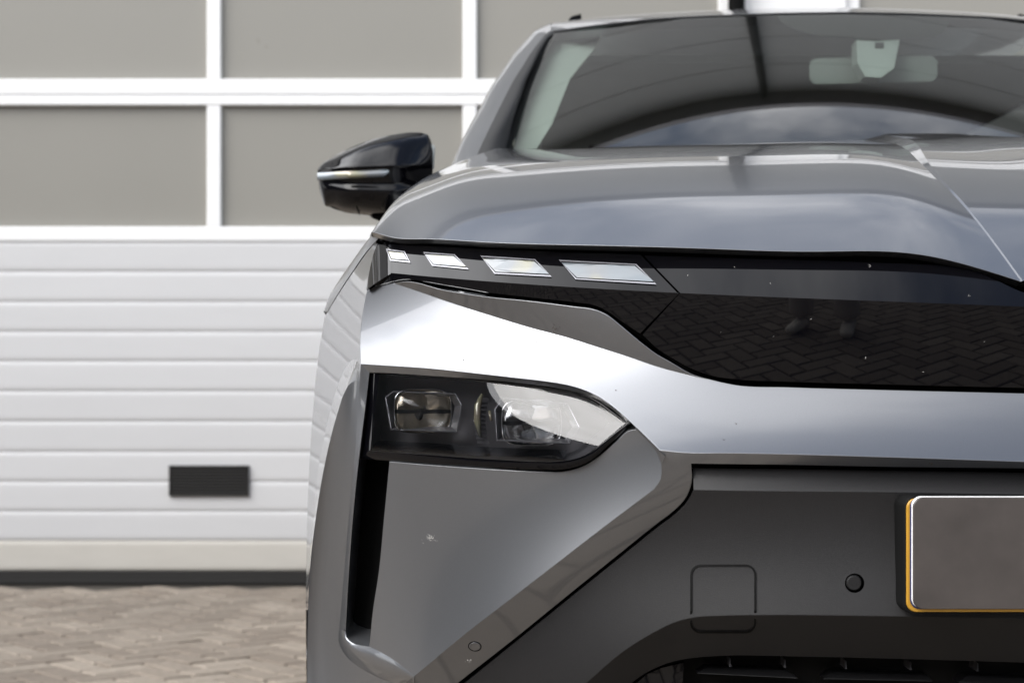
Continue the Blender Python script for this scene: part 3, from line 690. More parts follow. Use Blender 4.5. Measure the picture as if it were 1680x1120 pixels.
def station(u, ur=None, lift=0, drop=0):
    f = fr_at(u); r = re_at(min(ur if ur is not None else u * .9, .66)); out = []
    for s_, q_ in zip(S, Q):
        p = f + (r - f) * s_; p[2] = f[2] + (r[2] - f[2]) * q_ + lift - drop * math.sin(math.pi * min(1, s_ * 1.1)) ; out.append(p)
    return out
CU = [.138, .158, .166, .155, .127, .108, .095]; CW = [.002, .002, .004, .010, .018, .025, .030]; CL = [.001, .0012, .002, .004, .006, .007, .008]
crs = station(.138, .095)
for p_, u_ in zip(crs, CU): p_[0] = XC - u_
main_st = [crs,  station(.23, .20), station(.33, .31), station(.45, .42), station(.57, .53, 0, .003), station(.67, .60, 0, .009)]
o1 = [np.array((XC - u + .018 - .000, Y - .03 * (k > 0), z + .006 * (k > 0))) for k, (u, Y, z) in enumerate(silh)]
f_ = fr_at(.775); o1[0] = f_
silp = [np.array((XC - u, Y, z)) for u, Y, z in silh]; silp[0] = fr_at(.799)
under = [np.array((XC - u - .003, Y + .03, z - .022)) for u, Y, z in silh]; under[0] = silp[0] + [-.001, .012, -.004]; under[1][2] += .006
r2 = station(.735, .63, 0, .016)
o2r = [a * .38 + b * .62 + np.array([-.002, 0, .004]) for a, b in zip(r2, silp)]; o2r[0] = fr_at(.775)
rows = main_st + [r2, o2r, silp, under]
G = loft(rows, 80, 60, ku=[0, .092, .2, .33, .45, .55, .62, .675, .71, .74], kv=S)
put_grid(hood, G, (0, 0, 1))
# raised spine in the middle with its step facet
L2 = .007
sp1 = [p + np.array([CW[k], 0, CL[k]]) for k, p in enumerate(crs)]
st_step = np.stack([G[0], nspl(S, sp1, np.interp(np.arange(G.shape[1]), np.linspace(0, G.shape[1] - 1, len(S)), S))])
put_grid(hood, st_step, (-1, 0, 1))
def sp(u, k_): return [p + np.array([0, 0, CL[k] * 1.1 + k_]) for k, p in enumerate(station(u, u * .85))]
c0, c1 = sp(0, .001), sp(.06, .0008)
mir = [[np.array((2 * XC - p[0], p[1], p[2])) for p in r] for r in (c1, sp1)]
Gc = loft([sp1, c1, c0, mir[0], mir[1]], 24, 60, ku=[-.12, -.06, 0, .06, .12], kv=S)
hk = Gc.shape[0] // 2 + 1; put_grid(hood, Gc[:hk], (0, 0, 1))
# fender top under the hood's side edge
ftop = np.array([r[0] for r in rw]); yy = np.linspace(2.03, 2.9, 24)
fa = np.stack([np.interp(yy, ftop[:, 1], ftop[:, 0]), yy, np.interp(yy, ftop[:, 1], ftop[:, 2]) - .002], 1)
un = np.array(under); fb = np.stack([np.interp(yy, un[:, 1], un[:, 0]) + .03, yy, np.interp(yy, un[:, 1], un[:, 2]) - .02], 1)
ft = Skin(); put_grid(ft, np.stack([fa, (fa + fb) / 2, fb]), (0, 0, 1)); ft.build('fender_top', PAINT, car); ft.mirror().build('fender_top', PAINT, car)
# folded front edge of the hood
ed = np.concatenate([G[:, 0][::-1]]); strip_between(G[:, 0], G[:, 0] + [0, .016, -.004], hood, (0, -1, -1)); strip_between(Gc[:hk, 0], Gc[:hk, 0] + [0, .016, -.004], hood, (0, -1, -1))
strip_between(G[:, -1], G[:, -1] + [0, .012, -.012], hood, (0, 1, -.5))
hood.build('hood', PAINT, car, both=True)
# black cowl below the windscreen
s = Skin(); a = rearc + [0, .004, -.010]; b_ = rearc + [0, .16, -.012]; put_grid(s, np.stack([a, b_]), (0, 0, 1)); s.build('cowl', BLACK, car, both=True)

# ---- windscreen, roof, pillars ---------------------------------------
wb = [(826, 250, 3.02), (860, 248, 2.97), (900, 248, 2.94), (1000, 247, 2.895), (1100, 243, 2.865), (1200, 240, 2.845), (1300, 237, 2.83), (1400, 234, 2.82), (1502, 233, 2.815)]
wt = [(909, 55, 3.62), (990, 43, 3.555), (1080, 34, 3.51), (1180, 29, 3.475), (1280, 25.5, 3.45), (1382, 24, 3.44)]
def mir_pts(c): return [proj(np.array([2 * XC - P(*v)[0], P(*v)[1], P(*v)[2]])) for v in c]
wbc = curve(wb, 12, off=False); wtc = curve(wt, 12, off=False)
wl = curve([(826, 250, 3.02), (842, 195, 3.145), (866, 125, 3.36), (893, 70, 3.56), (909, 55, 3.62)], 9, off=False)
def full(c): L = [tuple(v) for v in c]; return np.array(L + mir_pts(L)[::-1][1:])
glass = Skin()
_zc = np.polyfit([2.815, 3.02, 3.44, 3.62], [1.192, 1.3155, 1.528, 1.607], 2)
def glass_fn(x):
    px, py = x[:, 0], x[:, 1]; lo, hi = np.full(len(px), 2.5), np.full(len(px), 4.2)
    def g_(Y): return H - (py - CY) / F * Y - (np.polyval(_zc, Y) - .26 * (XC - (px - CX) / F * Y) ** 2)
    s0 = g_(lo) > 0
    for _ in range(40):
        mid = (lo + hi) / 2; t = (g_(mid) > 0) == s0; lo = np.where(t, mid, lo); hi = np.where(t, hi, mid)
    return 1 / hi
cen = []
for px_, Yv, bulge in ((1462, 2.97, .009), (1436, 3.12, .014), (1408, 3.28, .010)):
    t = (Yv - 2.815) / (3.44 - 2.815); z = (P(1502, 233, 2.815)[2]) * (1 - t) + P(1382, 24, 3.44)[2] * t + bulge; cen.append(proj(np.array([XC, Yv, z])))
ctr = list(cen)
for px_, Yv, bulge, uu in ((0, 3.02, .031, .40), (0, 3.18, .040, .38), (0, 3.34, .030, .36)):
    # half way to the pillar
    pb, pt = P(1100, 243, 2.865), P(1130, 31.5, 3.493); t = (Yv - pb[1]) / (pt[1] - pb[1]); q = pb * (1 - t) + pt * t; q[2] += bulge; ctr += [proj(q), proj(np.array([2 * XC - q[0], q[1], q[2]]))]
outl = loop(wl, full(wtc), np.array(mir_pts([tuple(v) for v in wl]))[::-1], full(wbc)[::-1])
wm = glass.patch(outl, ctrl=ctr, step=14, skirt=0, fn=glass_fn)
glass.build('windscreen', SCREEN, car)
def on_glass(px, py, d=.006): return P(px, py, 1 / tps_eval(wm, np.array([[px, py]], float))[0] + d)
# black frit bands inside the glass edge
frit = Skin()
def fritpatch(pts, name, material, d=.006, step=10):
    q = np.array(pts, float); o_ = []
    for i in range(len(q)):
        a, b = q[i], q[(i + 1) % len(q)]; m_ = max(1, int(np.hypot(*(b - a)) / 8))
        for k in range(m_): o_.append(a + (b - a) * k / m_)
    o_ = np.array(o_); Yv = 1 / tps_eval(wm, o_) + d; s_ = Skin(); s_.patch(np.column_stack([o_, Yv]), step=step, skirt=.002, ctrl_every=2); return s_
f1 = fritpatch([(826, 250), (842, 195), (866, 125), (893, 70), (909, 56), (916, 57), (902, 74), (878, 128), (856, 190), (848, 215), (841, 236), (843, 246)], 'frit', BLACK)
f1.build('frit_band', BLACK, car); f1.mirror().build('frit_band', BLACK, car)
f2 = fritpatch([(1275, 26.5), (1387, 24.6), (1509, 31), (1557, 36), (1549, 52), (1533, 61), (1500, 63), (1473, 64), (1440, 67), (1412, 66), (1400, 63), (1348, 61), (1310, 51), (1283, 38)], 'frit', DARKCHROME)
f2.build('camera_housing', INT, car)
# header glass edge seal and roof
roof = Skin()
rt = [(905, 51, 3.64), (990, 39.5, 3.575), (1080, 30, 3.53), (1180, 25, 3.495), (1280, 21.5, 3.465), (1382, 20, 3.455)]
r0 = W3(full(curve(rt, 12, off=False)))
rp = [(893, 46, 3.75), (905, 39, 3.80), (990, 31, 3.78), (1080, 25, 3.76), (1180, 20, 3.74), (1280, 17, 3.72), (1340, 15.5, 3.72)]
r1 = W3(full(curve(rp[1:], 12, off=False))); n = 60
r0, r1 = rs(r0, n), rs(r1, n); m01 = r0 * .55 + r1 * .45 + [0, 0, .006]
r2_ = r1 + [0, .35, .012]; r3_ = r1 + [0, 1.2, .0]; r4_ = r1 + [0, 2.1, -.10]
r4_[:, 0] = XC + (r4_[:, 0] - XC) * .93
put_grid(roof, loft([r0, m01, r1, r2_, r3_, r4_], 40, n - 1, ku=[0, .14, .3, .65, 1.5, 2.4]), (0, 0, 1))
a = r0; strip_between(a, a + [0, .02, -.02], roof, (0, -1, 0))
roof.build('roof', PAINT, car)
seal = Skin(); a = rs(W3(full(curve([(v[0], v[1] - 0.0, v[2] + .0) for v in wt], 12, off=False))), n); strip_between(a + [0, .004, .0005], r0 + [0, .008, .0], seal, (0, -1, .5)); seal.build('header_seal', BLACK, car)
# left A-pillar: outer silhouette, outer band, dark strip
po = [(733, 292, 2.93), (742, 270, 2.98), (751, 246, 3.04), (770, 208, 3.14), (791, 171, 3.25), (806, 143, 3.34), (823, 118, 3.43), (841, 92, 3.53), (859, 71, 3.62), (884, 48, 3.73), (905, 39, 3.80)]
pm = [(765, 285, 2.86), (779, 262, 2.92), (789, 240, 2.98), (810, 196, 3.09), (829, 158, 3.21), (842, 133, 3.29), (858, 108, 3.38), (871, 87, 3.46), (884, 70, 3.54), (897, 55, 3.63), (909, 47, 3.70)]
pi_ = [(800, 276, 2.86), (810, 252, 2.94), (815, 240, 2.98), (833, 198, 3.08), (851, 158, 3.20), (860, 133, 3.28), (873, 108, 3.37), (883, 87, 3.45), (892, 71, 3.53), (901, 57.5, 3.60), (908, 51, 3.645)]
wlx = [(812, 280, 2.90), (818, 262, 2.97), (826, 250, 3.02), (838, 205, 3.12), (852, 160, 3.24), (863, 130, 3.33), (876, 103, 3.43), (886, 84, 3.50), (895, 68, 3.565), (903, 58, 3.60), (909, 54, 3.63)]
po3, pm3, pi3, wl3 = (rs(W3(curve(c, 6, off=False)), 50) for c in (po, pm, pi_, wlx))
pil = Skin(); back = po3 + [.05, .09, -.002]
put_grid(pil, loft([back, po3, pm3 + [0, .004, 0]], 16, 49, ku=[0, .06, .12]), (-1, -1, .5))
pil.build('a_pillar', PAINT, car); pil.mirror().build('a_pillar', PAINT, car)
tr = Skin(); put_grid(tr, loft([pm3, pi3, wl3 + [.002, .002, 0]], 12, 49, ku=[0, .06, .1]), (-.5, -1, .5)); strip_between(pm3, pm3 + [.002, .02, 0], tr, (-1, 0, 0)); tr.build('pillar_trim', RUBBER, car); tr.mirror().build('pillar_trim', RUBBER, car)
# side windows, doors line, rear body
cab = Skin()
cr = np.array([(XC - .735, 2.95, 1.10), (XC - .765, 3.4, 1.13), (XC - .77, 4.3, 1.16), (XC - .72, 5.6, 1.18)])
ct = np.array([(XC - .70, 3.0, 1.19), (XC - .60, 3.75, 1.50), (XC - .585, 4.5, 1.53), (XC - .52, 5.5, 1.43)])
put_grid(cab, loft([cr, ct], 1, 24) if False else np.stack([nspl(np.arange(4), cr, np.linspace(0, 3, 24)), nspl(np.arange(4), ct, np.linspace(0, 3, 24))]), (-1, 0, .3))
cab.build('side_window', GLOSS, car); cab.mirror().build('side_window', GLOSS, car)
# shoulder between flank and glass
shd = Skin(); e1 = np.array([(XC - .80, 2.40, .985), (XC - .865, 2.9, 1.02), (XC - .865, 3.5, 1.04), (XC - .865, 4.6, 1.06), (XC - .84, 5.7, 1.06)]); e2 = np.array([(XC - .74, 2.55, 1.09), (XC - .725, 2.93, 1.12), (XC - .76, 3.5, 1.135), (XC - .765, 4.6, 1.165), (XC - .72, 5.7, 1.18)])
xs_ = np.linspace(0, 4, 30); E1, E2 = nspl(np.arange(5), e1, xs_), nspl(np.arange(5), e2, xs_); Em = (E1 + E2) / 2 + [-.01, 0, .012]; E0 = E1 + [-.035, 0, -.12]
E0 = nspl(np.arange(5), np.array([(XC - .84, 2.42, .90), (XC - .885, 2.9, .90), (XC - .895, 3.5, .90), (XC - .895, 4.6, .92), (XC - .87, 5.7, .92)]), xs_)
put_grid(shd, loft([E0, E1, Em, E2], 12, 29), (-1, 0, 1)); shd.build('door_shoulder', PAINT, car); shd.mirror().build('door_shoulder', PAINT, car)
# tail and underbody
MB().box(XC - .80, XC + .80, 5.80, 5.86, .35, 1.15).build('tailgate', PAINT, car)
MB().box(XC - .84, XC + .84, 2.3, 5.75, .22, .34).box(XC - .70, XC + .70, 1.95, 2.4, .24, .60).box(XC - .62, XC + .62, 2.1, 2.7, .34, .86).build('underbody', BLACK, car)
# wheels
for X_, Yv in ((XC - .775, 2.62), (XC + .775, 2.62), (XC - .80, 5.1), (XC + .80, 5.1)):
    sgn = -1 if X_ < XC else 1
    wh = empty('wheel', (0, 0, 0)); wh.parent = car; wh.location = Vector((X_, Yv, .345)) - Vector((XC, 3.9, 0))
    MB().lathe((X_, Yv, .345), (sgn, 0, 0), [(.245, -.11), (.325, -.115), (.342, -.09), (.345, 0), (.342, .09), (.325, .115), (.245, .11)], 40).build('tyre', RUBBER, wh, True)
    m = MB().lathe((X_, Yv, .345), (sgn, 0, 0), [(.245, -.11), (.225, -.10), (.225, .08), (.245, .112), (.235, .113)], 40)
    for k in range(5):
        a = 2 * math.pi * k / 5; c_, s_ = math.cos(a), math.sin(a)
        m.tube([(X_ + sgn * .07, Yv, .345), (X_ + sgn * .085, Yv + c_ * .12, .345 + s_ * .12), (X_ + sgn * .10, Yv + c_ * .235, .345 + s_ * .235)], [.05, .035, .045], 8)
    m.build('rim', CHROME, wh, True)

# ---- headlight -----------------------------------------------------------
lens_o = [(622, 613, .036), (700, 617, .033), (760, 621.5, .030), (840, 629, .026), (900, 636, .022), (935, 642, .019), (960, 651, .016), (980, 662, .013), (1005, 679, .008), (1026, 694, .003),
          (1010, 707, -.001), (992, 722, -.003), (972, 739, -.003), (955, 749, -.002), (925, 756, .001), (880, 757, .006), (800, 753, .015), (700, 746, .024), (607, 740, .034)]
LO = np.vstack([curve(lens_o[:10], 6), curve(lens_o[9:], 6)[1:], curve([lens_o[-1], lens_o[0]], 8, False)[1:-1]])
lc = nz([(700, 680, .026), (850, 690, .013), (950, 700, .005), (640, 680, .032)])
def yl(px, py, d): return P(px, py, 1 / tps_eval(LM, np.array([[px, py]], float))[0] + d)
for side in (0, 1):
    hl = empty('headlight', (0, 0, 0)); hl.parent = car
    def fin(sk, name, m_):
        (sk.mirror() if side else sk).build(name, m_, hl)
    def finm(mb, name, m_, smooth=False):
        if side: mb.v = [(2 * XC - v[0], v[1], v[2]) for v in mb.v]; mb.f = [f[::-1] for f in mb.f]
        mb.build(name, m_, hl, smooth)
    s = Skin(); LM = s.patch(LO, ctrl=lc, step=8, skirt=0, ctrl_every=3, lam=1e-6, deg=3); fin(s, 'lens', LENS)
    # gasket round the lens
    cen_ = LO[:, :2].mean(0); g1 = W3(LO) + [0, .0015, 0]; og = LO.copy()
    gk = [(607, 612, .040), (700, 615, .036), (760, 619.5, .033), (840, 626, .029), (900, 632.5, .025), (935, 638, .022), (962, 646, .018), (984, 657, .015), (1010, 675, .011), (1034, 695, .004),
          (1016, 714, .001), (997, 731, -.001), (976, 750, -.001), (958, 761, .001), (928, 769, .004), (880, 770, .010), (800, 767, .018), (700, 760, .028), (590, 752, .042)]
    g2 = np.vstack([curve(gk[:10], 6), curve(gk[9:], 6)[1:], curve([gk[-1], gk[0]], 8, False)[1:-1]])
    nn = 200; ga = np.vstack([W3(LO), W3(LO)[:1]]); gb = np.vstack([W3(g2), W3(g2)[:1]])
    # match both rings corner by corner
    def ring(segs):
        return np.vstack([rs(W3(c), 60)[:-1] for c in segs])
    ra = ring([curve(lens_o[:10], 6), curve(lens_o[9:], 6), curve([lens_o[-1], lens_o[0]], 8, False)]); rb = ring([curve(gk[:10], 6), curve(gk[9:], 6), curve([gk[-1], gk[0]], 8, False)])
    ra = np.vstack([ra, ra[:1]]); rb = np.vstack([rb, rb[:1]]); s = Skin(); put_grid(s, np.stack([ra + [0, .001, 0], (ra + rb) / 2 + [0, -.0015, 0], rb]), (0, -1, 0)); put_grid(s, np.stack([rb, rb + [0, .04, 0]]), (0, 0, 1)); fin(s, 'gasket', GLOSS)
    # housing: dark bowl
    rc = ra.copy(); cc_ = rc.mean(0); rd = cc_ + (rc - cc_) * .94 + [0, .065, 0]; s = Skin(); put_grid(s, np.stack([ra + [0, .003, 0], rd]), (0, -1, 0))
    V = list(rd[:-1]) + [rd[:-1].mean(0)]; k_ = len(V) - 1; fl = np.cross(V[1] - V[0], V[k_] - V[0])[1] > 0; s.put(V, [(0, -1, 0)] * len(V), [((i + 1) % k_, i, k_) if fl else (i, (i + 1) % k_, k_) for i in range(k_)]); fin(s, 'housing', DARKCHROME)
    # bezels
    def bezel(pts, pts2, d0, d1, m_=DARKCHROME):
        mb = MB(); n_ = len(pts); a = [yl(x, y, d0) for x, y in pts]; b = [yl(x, y, d1) for x, y in pts2]; o2_ = [yl(x + (x - np.mean([q[0] for q in pts])) * .03, y + (y - np.mean([q[1] for q in pts])) * .04, d0 + .001) for x, y in pts]
        mb.add(a + b, [(k, (k + 1) % n_, (k + 1) % n_ + n_, k + n_) for k in range(n_)]); mb.add(o2_ + a, [(k, (k + 1) % n_, (k + 1) % n_ + n_, k + n_) for k in range(n_)]); finm(mb, 'bezel', m_)
        e_ = MB(); ss = [Vector(v) for v in a]; e_.tube(ss + [ss[0]], .0006, 6); finm(e_, 'bezel_edge', SEAMLIGHT)
    bezel([(633, 652), (646, 642), (746, 646), (757, 664), (750, 708), (642, 704)], [(645, 655), (655, 648), (738, 650), (746, 666), (740, 700), (652, 697)], .012, .040)
    bezel([(812, 672), (824, 653), (930, 662), (950, 700), (935, 727), (816, 722)], [(822, 676), (832, 660), (922, 668), (938, 700), (926, 720), (826, 716)], .012, .040)
    def boxy(mb, c_):
        o_ = []
        for v in mb.v:
            dx, dz = v[0] - c_.x, v[2] - c_.z; r_ = math.hypot(dx, dz)
            f_ = 1 if r_ < 1e-6 else 1 / ((abs(dx / r_) ** 4 + abs(dz / r_) ** 4) ** .25); o_.append((c_.x + dx * f_ * 1.0, v[1], c_.z + dz * f_ * .76))
        mb.v = o_; return mb
    for px_, py_, warm in ((694, 674, 1), (872, 693, 0)):
        c_ = yl(px_, py_, .040); c_ = Vector(c_); rr = .0305
        finm(boxy(MB().lathe(c_, (0, -1, 0), [(rr * 1.04, -.014), (rr * 1.05, .004), (rr * 1.02, .007), (rr, .005), (rr * .98, -.012)], 40), c_), 'projector_ring', CHROME, True)
        m = MB().lathe(c_ + Vector((0, .012, 0)), (0, -1, 0), [(rr * .98, 0), (rr * .8, -.010), (rr * .45, -.017), (.001, -.02)], 36); boxy(m, c_); finm(m, 'reflector', ORANGE if warm else CHROME, True)
        m = MB().box(c_.x - rr, c_.x + rr, c_.y + .004, c_.y + .007, c_.z - .0025, c_.z + .0015).tube([c_ + Vector((-.004, .003, -.003)), c_ + Vector((-.004, .009, -.003))], .004, 12); finm(m, 'shutter_bar', BLACK)
        prof = [(rr * .96 * math.cos(t), -.001 + .016 * math.sin(t)) for t in np.linspace(0, math.pi / 2 * .99, 12)]; m = MB().lathe(c_, (0, -1, 0), prof, 36)
        m.lathe(c_, (0, -1, 0), [(.001, -.002), (rr * .96, -.001)], 36); boxy(m, c_); finm(m, 'projector_lens', BULB, True)
    # corrugated side reflector between the projectors
    mb = MB()
    for k in range(11):
        y_ = 652 + k * 7.0; x_ = 790 - 5 * math.sin(k / 10 * 3.1); 
        a = [yl(x_ - 7, y_, .020), yl(x_ + 12, y_ + 1, .032), yl(x_ + 12, y_ + 5.5, .030), yl(x_ - 7, y_ + 5.0, .016)]; b = [v + np.array([0, .012, 0]) for v in a]; mb.prism(a, b)
    finm(mb, 'side_reflector', DARKCHROME)
    mb = MB(); mb.tube([yl(791, 646, .016), yl(784, 665, .014), yl(783, 690, .014), yl(788, 717, .016)], [.0015, .004, .004, .0015], 10).tube([yl(803, 674, .014), yl(806, 690, .014)], .0016, 8); finm(mb, 'light_guide', DRL, True)
    # lower ledge inside the lamp
    mb = MB(); a = [yl(612, 737, .006), yl(700, 741, .006), yl(800, 748, .006), (yl(925, 752, .006))]; b = [yl(616, 722, .05), yl(700, 726, .05), yl(800, 733, .05), yl(930, 738, .05)]
    mb.add(a + b, [(0, 1, 5, 4), (1, 2, 6, 5), (2, 3, 7, 6)]); finm(mb, 'inner_shelf', GLOSS)

# ---- lower bumper of satin plastic ----------------------------------------
lb = Skin()
pt0 = [(1137, 767, -.006), (1200, 768, -.006), (1294, 769, -.006), (1437, 771, -.006), (1680, 775, -.006), (1934, 779, -.006)]
pt1 = [(1138, 803, -.020), (1200, 804, -.022), (1294, 805, -.023), (1437, 806, -.024), (1680, 810, -.024), (1934, 814, -.024)]
lb.patch(loop(curve(pt0, 10), curve([(1934, 779, -.006), (1934, 814, -.024)], smooth=False), curve(pt1, 10)[::-1], curve([(1138, 803, -.020), (1137, 767, -.006)], smooth=False)), step=9, skirt=0, sym=True)
diag = [(1138, 803, -.020), (1129, 820, -.010), (1108, 842, .002), (1083, 861, .009), (1012, 918, .020), (946, 971, .031), (847, 1051, .045), (764, 1118, .058), (700, 1170, .073)]
lowr = [(860, 1200, .055), (905, 1160, .045), (962, 1119, .030), (1016, 1073, .014), (1050, 1050, .002), (1080, 1033, -.012), (1105, 1021, -.016), (1132, 1013.5, -.020), (1187, 1009.5, -.026), (1240, 1008.5, -.029), (1437, 1010, -.033), (1680, 1015, -.034), (1934, 1019, -.034)]
mainctrl = nz([(1200, 900, -.022), (1402, 900, -.028), (1680, 910, -.029), (1934, 915, -.029), (1080, 950, -.006)])
import itertools
def rrect(x0, x1, y0, y1, r, n=6):
    o_ = []
    for cx_, cy_, a0 in ((x1 - r, y0 + r, -90), (x1 - r, y1 - r, 0), (x0 + r, y1 - r, 90), (x0 + r, y0 + r, 180)):
        for k in range(n + 1): a = R(a0 + 90 * k / n); o_.append((cx_ + r * math.cos(a), cy_ + r * math.sin(a)))
    return np.array(o_)
tow = rrect(1133, 1239, 926, 1037, 16)
def circ(cx_, cy_, rx, ry, n=24): return np.array([(cx_ + rx * math.cos(2 * math.pi * k / n), cy_ + ry * math.sin(2 * math.pi * k / n)) for k in range(n)])
sens = circ(1402, 956, 16, 16)
LB = loop(curve(pt1, 10), curve([(1934, 814, -.024), (1934, 1019, -.034)], smooth=False), curve(lowr, 10)[::-1], curve([(860, 1200, .055), (700, 1170, .073)], smooth=False), curve(diag, 10)[::-1])
mm_main = lb.patch(LB, ctrl=mainctrl, step=9, skirt=0, sym=True, ctrl_every=3, lam=1e-6, holes=[sens], deg=4)
lo2 = [(985, 1200, .075), (1010, 1150, .063), (1035, 1121, .053), (1080, 1093, .040), (1110, 1083, .031), (1134, 1079, .030), (1187, 1075, .027), (1300, 1076, .024), (1437, 1079, .022), (1680, 1086, .021), (1934, 1092, .021)]
lb.patch(loop(curve(lowr, 10), curve([(1934, 1019, -.034), (1934, 1092, .021)], smooth=False), curve(lo2, 10)[::-1], curve([(985, 1200, .075), (860, 1200, .055)], smooth=False)), step=9, skirt=0, sym=True, ctrl_every=3, lam=1e-6)
a = W3(curve(lo2, 10)); strip_between(a, a + [0, .03, -.002], lb, (0, 0, -1))
a = W3(curve(diag, 10)); strip_between(a, a + [.002, .03, -.002], lb, (-1, 0, 1)); a = W3(curve(pt0, 10)); strip_between(a, a + [0, .03, -.002], lb, (0, 0, 1))
lb.build('lower_bumper', SATIN, car, both=True)
def surf(m_, px_, py_, d): return P(px_, py_, 1 / tps_eval(m_, np.array([[px_, py_]], float))[0] + d)
mm_low = tps_fit(*(lambda c: (c[:, :2], 1 / c[:, 2]))(np.vstack([curve(lowr, 30), curve(lo2, 30)])))
# seam of the towing-eye cover: a thin black ring laid on for the shade in the gap, the cover itself flush
def ymain(px_, py_):
    yl_ = np.interp(px_, [1132, 1187, 1240], [1013.5, 1009.5, 1008.5])
    return surf(mm_main if py_ < yl_ else mm_low, px_, py_, 0)
for side in (0, 1):
    o_, i_, m = rrect(1132, 1240, 925, 1038, 17), rrect(1135, 1237, 928, 1035, 14.5), MB()
    def dens(q): return np.array([q[k] + (q[(k + 1) % len(q)] - q[k]) * t for k in range(len(q)) for t in (0, .25, .5, .75)])
    A, B = [ymain(*p) + [0, -.0017, 0] for p in dens(o_)], [ymain(*p) + [0, -.0017, 0] for p in dens(i_)]; n_ = len(A)
    if side: A = [np.array([2 * XC - v[0], v[1], v[2]]) for v in A]; B = [np.array([2 * XC - v[0], v[1], v[2]]) for v in B]
    m.add(A + B, [(k, (k + 1) % n_, (k + 1) % n_ + n_, k + n_) for k in range(n_)]); m.build('towing_eye_cover', BLACK, car) if not side else None
    c_ = Vector(surf(mm_main, 1402, 956, 0)); c_.x = 2 * XC - c_.x if side else c_.x
    MB().lathe(c_ + Vector((0, .0045, 0)), (0, -1, 0), [(.0001, .003), (.0066, .003), (.0078, .0015), (.0078, -.01)], 28).build('parking_sensor', SATIN, car)
    c_ = Vector(surf(mD, 779, 1059.5, 0)); nD = Vector(surf(mD, 779, 1063, 0) - surf(mD, 779, 1056, 0)).cross(Vector(surf(mD, 783, 1059, 0) - surf(mD, 775, 1059, 0))).normalized(); nD = -nD if nD.y > 0 else nD; c_.x = 2 * XC - c_.x if side else c_.x
    ax = (nD.x * (-1 if side else 1), nD.y, nD.z)
    MB().lathe(c_, ax, [(.0001, .0006), (.0058, .0006), (.0063, -.001)], 28).build('parking_sensor', PAINT, car); MB().lathe(c_, ax, [(.0063, .0002), (.0071, .0004), (.0072, -.002)], 28).build('sensor_ring', BLACK, car)
# lower intake: backing, blades, fins
s = Skin(); s.patch(loop(curve([(980, 1200, .10), (1035, 1115, .09), (1134, 1070, .085), (1437, 1070, .08), (1934, 1080, .08)], 20), curve([(1934, 1330, .07), (1100, 1330, .10), (980, 1200, .10)], 20, False)), step=40, skirt=0, lam=1e-4); s.build('intake_back', BLACK, car, both=True)
bl = [((1144, 1104), (1159, 1094), (1292, 1099), (1309, 1112)), ((1351, 1113), (1366, 1101), (1523, 1107), (1531, 1117)), ((1573, 1119), (1587, 1107), (1750, 1114), (1765, 1127)), ((1800, 1128), (1814, 1115), (1934, 1119), (1934, 1133))]
for row in range(3):
    for q in bl:
        q = [(x + (0 if row == 0 else (-20 if row == 2 else 40)), y + row * 58) for x, y in q]
        for side in (0, 1):
            a = [P(x, y, nose(min(x, 1930), .045 if i in (0, 3) else .060)) for i, (x, y) in enumerate(q)]; b = [v + np.array([0, .025, .0]) for v in a]
            if side: a = [np.array([2 * XC - v[0], v[1], v[2]]) for v in a]; b = [np.array([2 * XC - v[0], v[1], v[2]]) for v in b]
            MB().prism(a, b).build('grille_blade', SATIN, car)
for x in (1198, 1288, 1388, 1494, 1604, 1720):
    for side in (0, 1):
        y = 1080 + (x - 1198) * .018; a = [P(x - 1.5, y + 13, nose(x, .045)), P(x + 1.5, y + 13, nose(x, .045)), P(x + 1, y, nose(x, .055)), P(x - 1, y, nose(x, .055))]; b = [v + np.array([0, .03, 0]) for v in a]
        if side: a = [np.array([2 * XC - v[0], v[1], v[2]]) for v in a]; b = [np.array([2 * XC - v[0], v[1], v[2]]) for v in b]
        MB().prism(a, b).build('grille_fin', DARKCHROME, car)
s = Skin(); s.patch(curve([(1042, 1122, .055), (1060, 1106, .053), (1085, 1095, .050), (1122, 1086, .048), (1118, 1150, .050), (1000, 1170, .06), (1042, 1122, .055)], 9, False)[:-1], step=9, skirt=.01); s.build('intake_corner', GLOSS, car); s.mirror().build('intake_corner', GLOSS, car)
# front skirt below the frame of the picture
MB().box(XC - .80, XC + .80, 1.95, 2.35, .2, .24).build('front_skirt', SATIN, car)
s = Skin(); s.patch(loop(curve([(600, 1190, .07), (690, 1170, .045), (860, 1200, .045), (985, 1200, .06), (1040, 1330, .06), (1934, 1330, .03)], 20, False), curve([(1934, 1560, .05), (1000, 1560, .10), (640, 1500, .16), (600, 1190, .07)], 20, False)), step=30, skirt=0, sym=True, lam=1e-4); s.build('bumper_chin', SATIN, car, both=True)

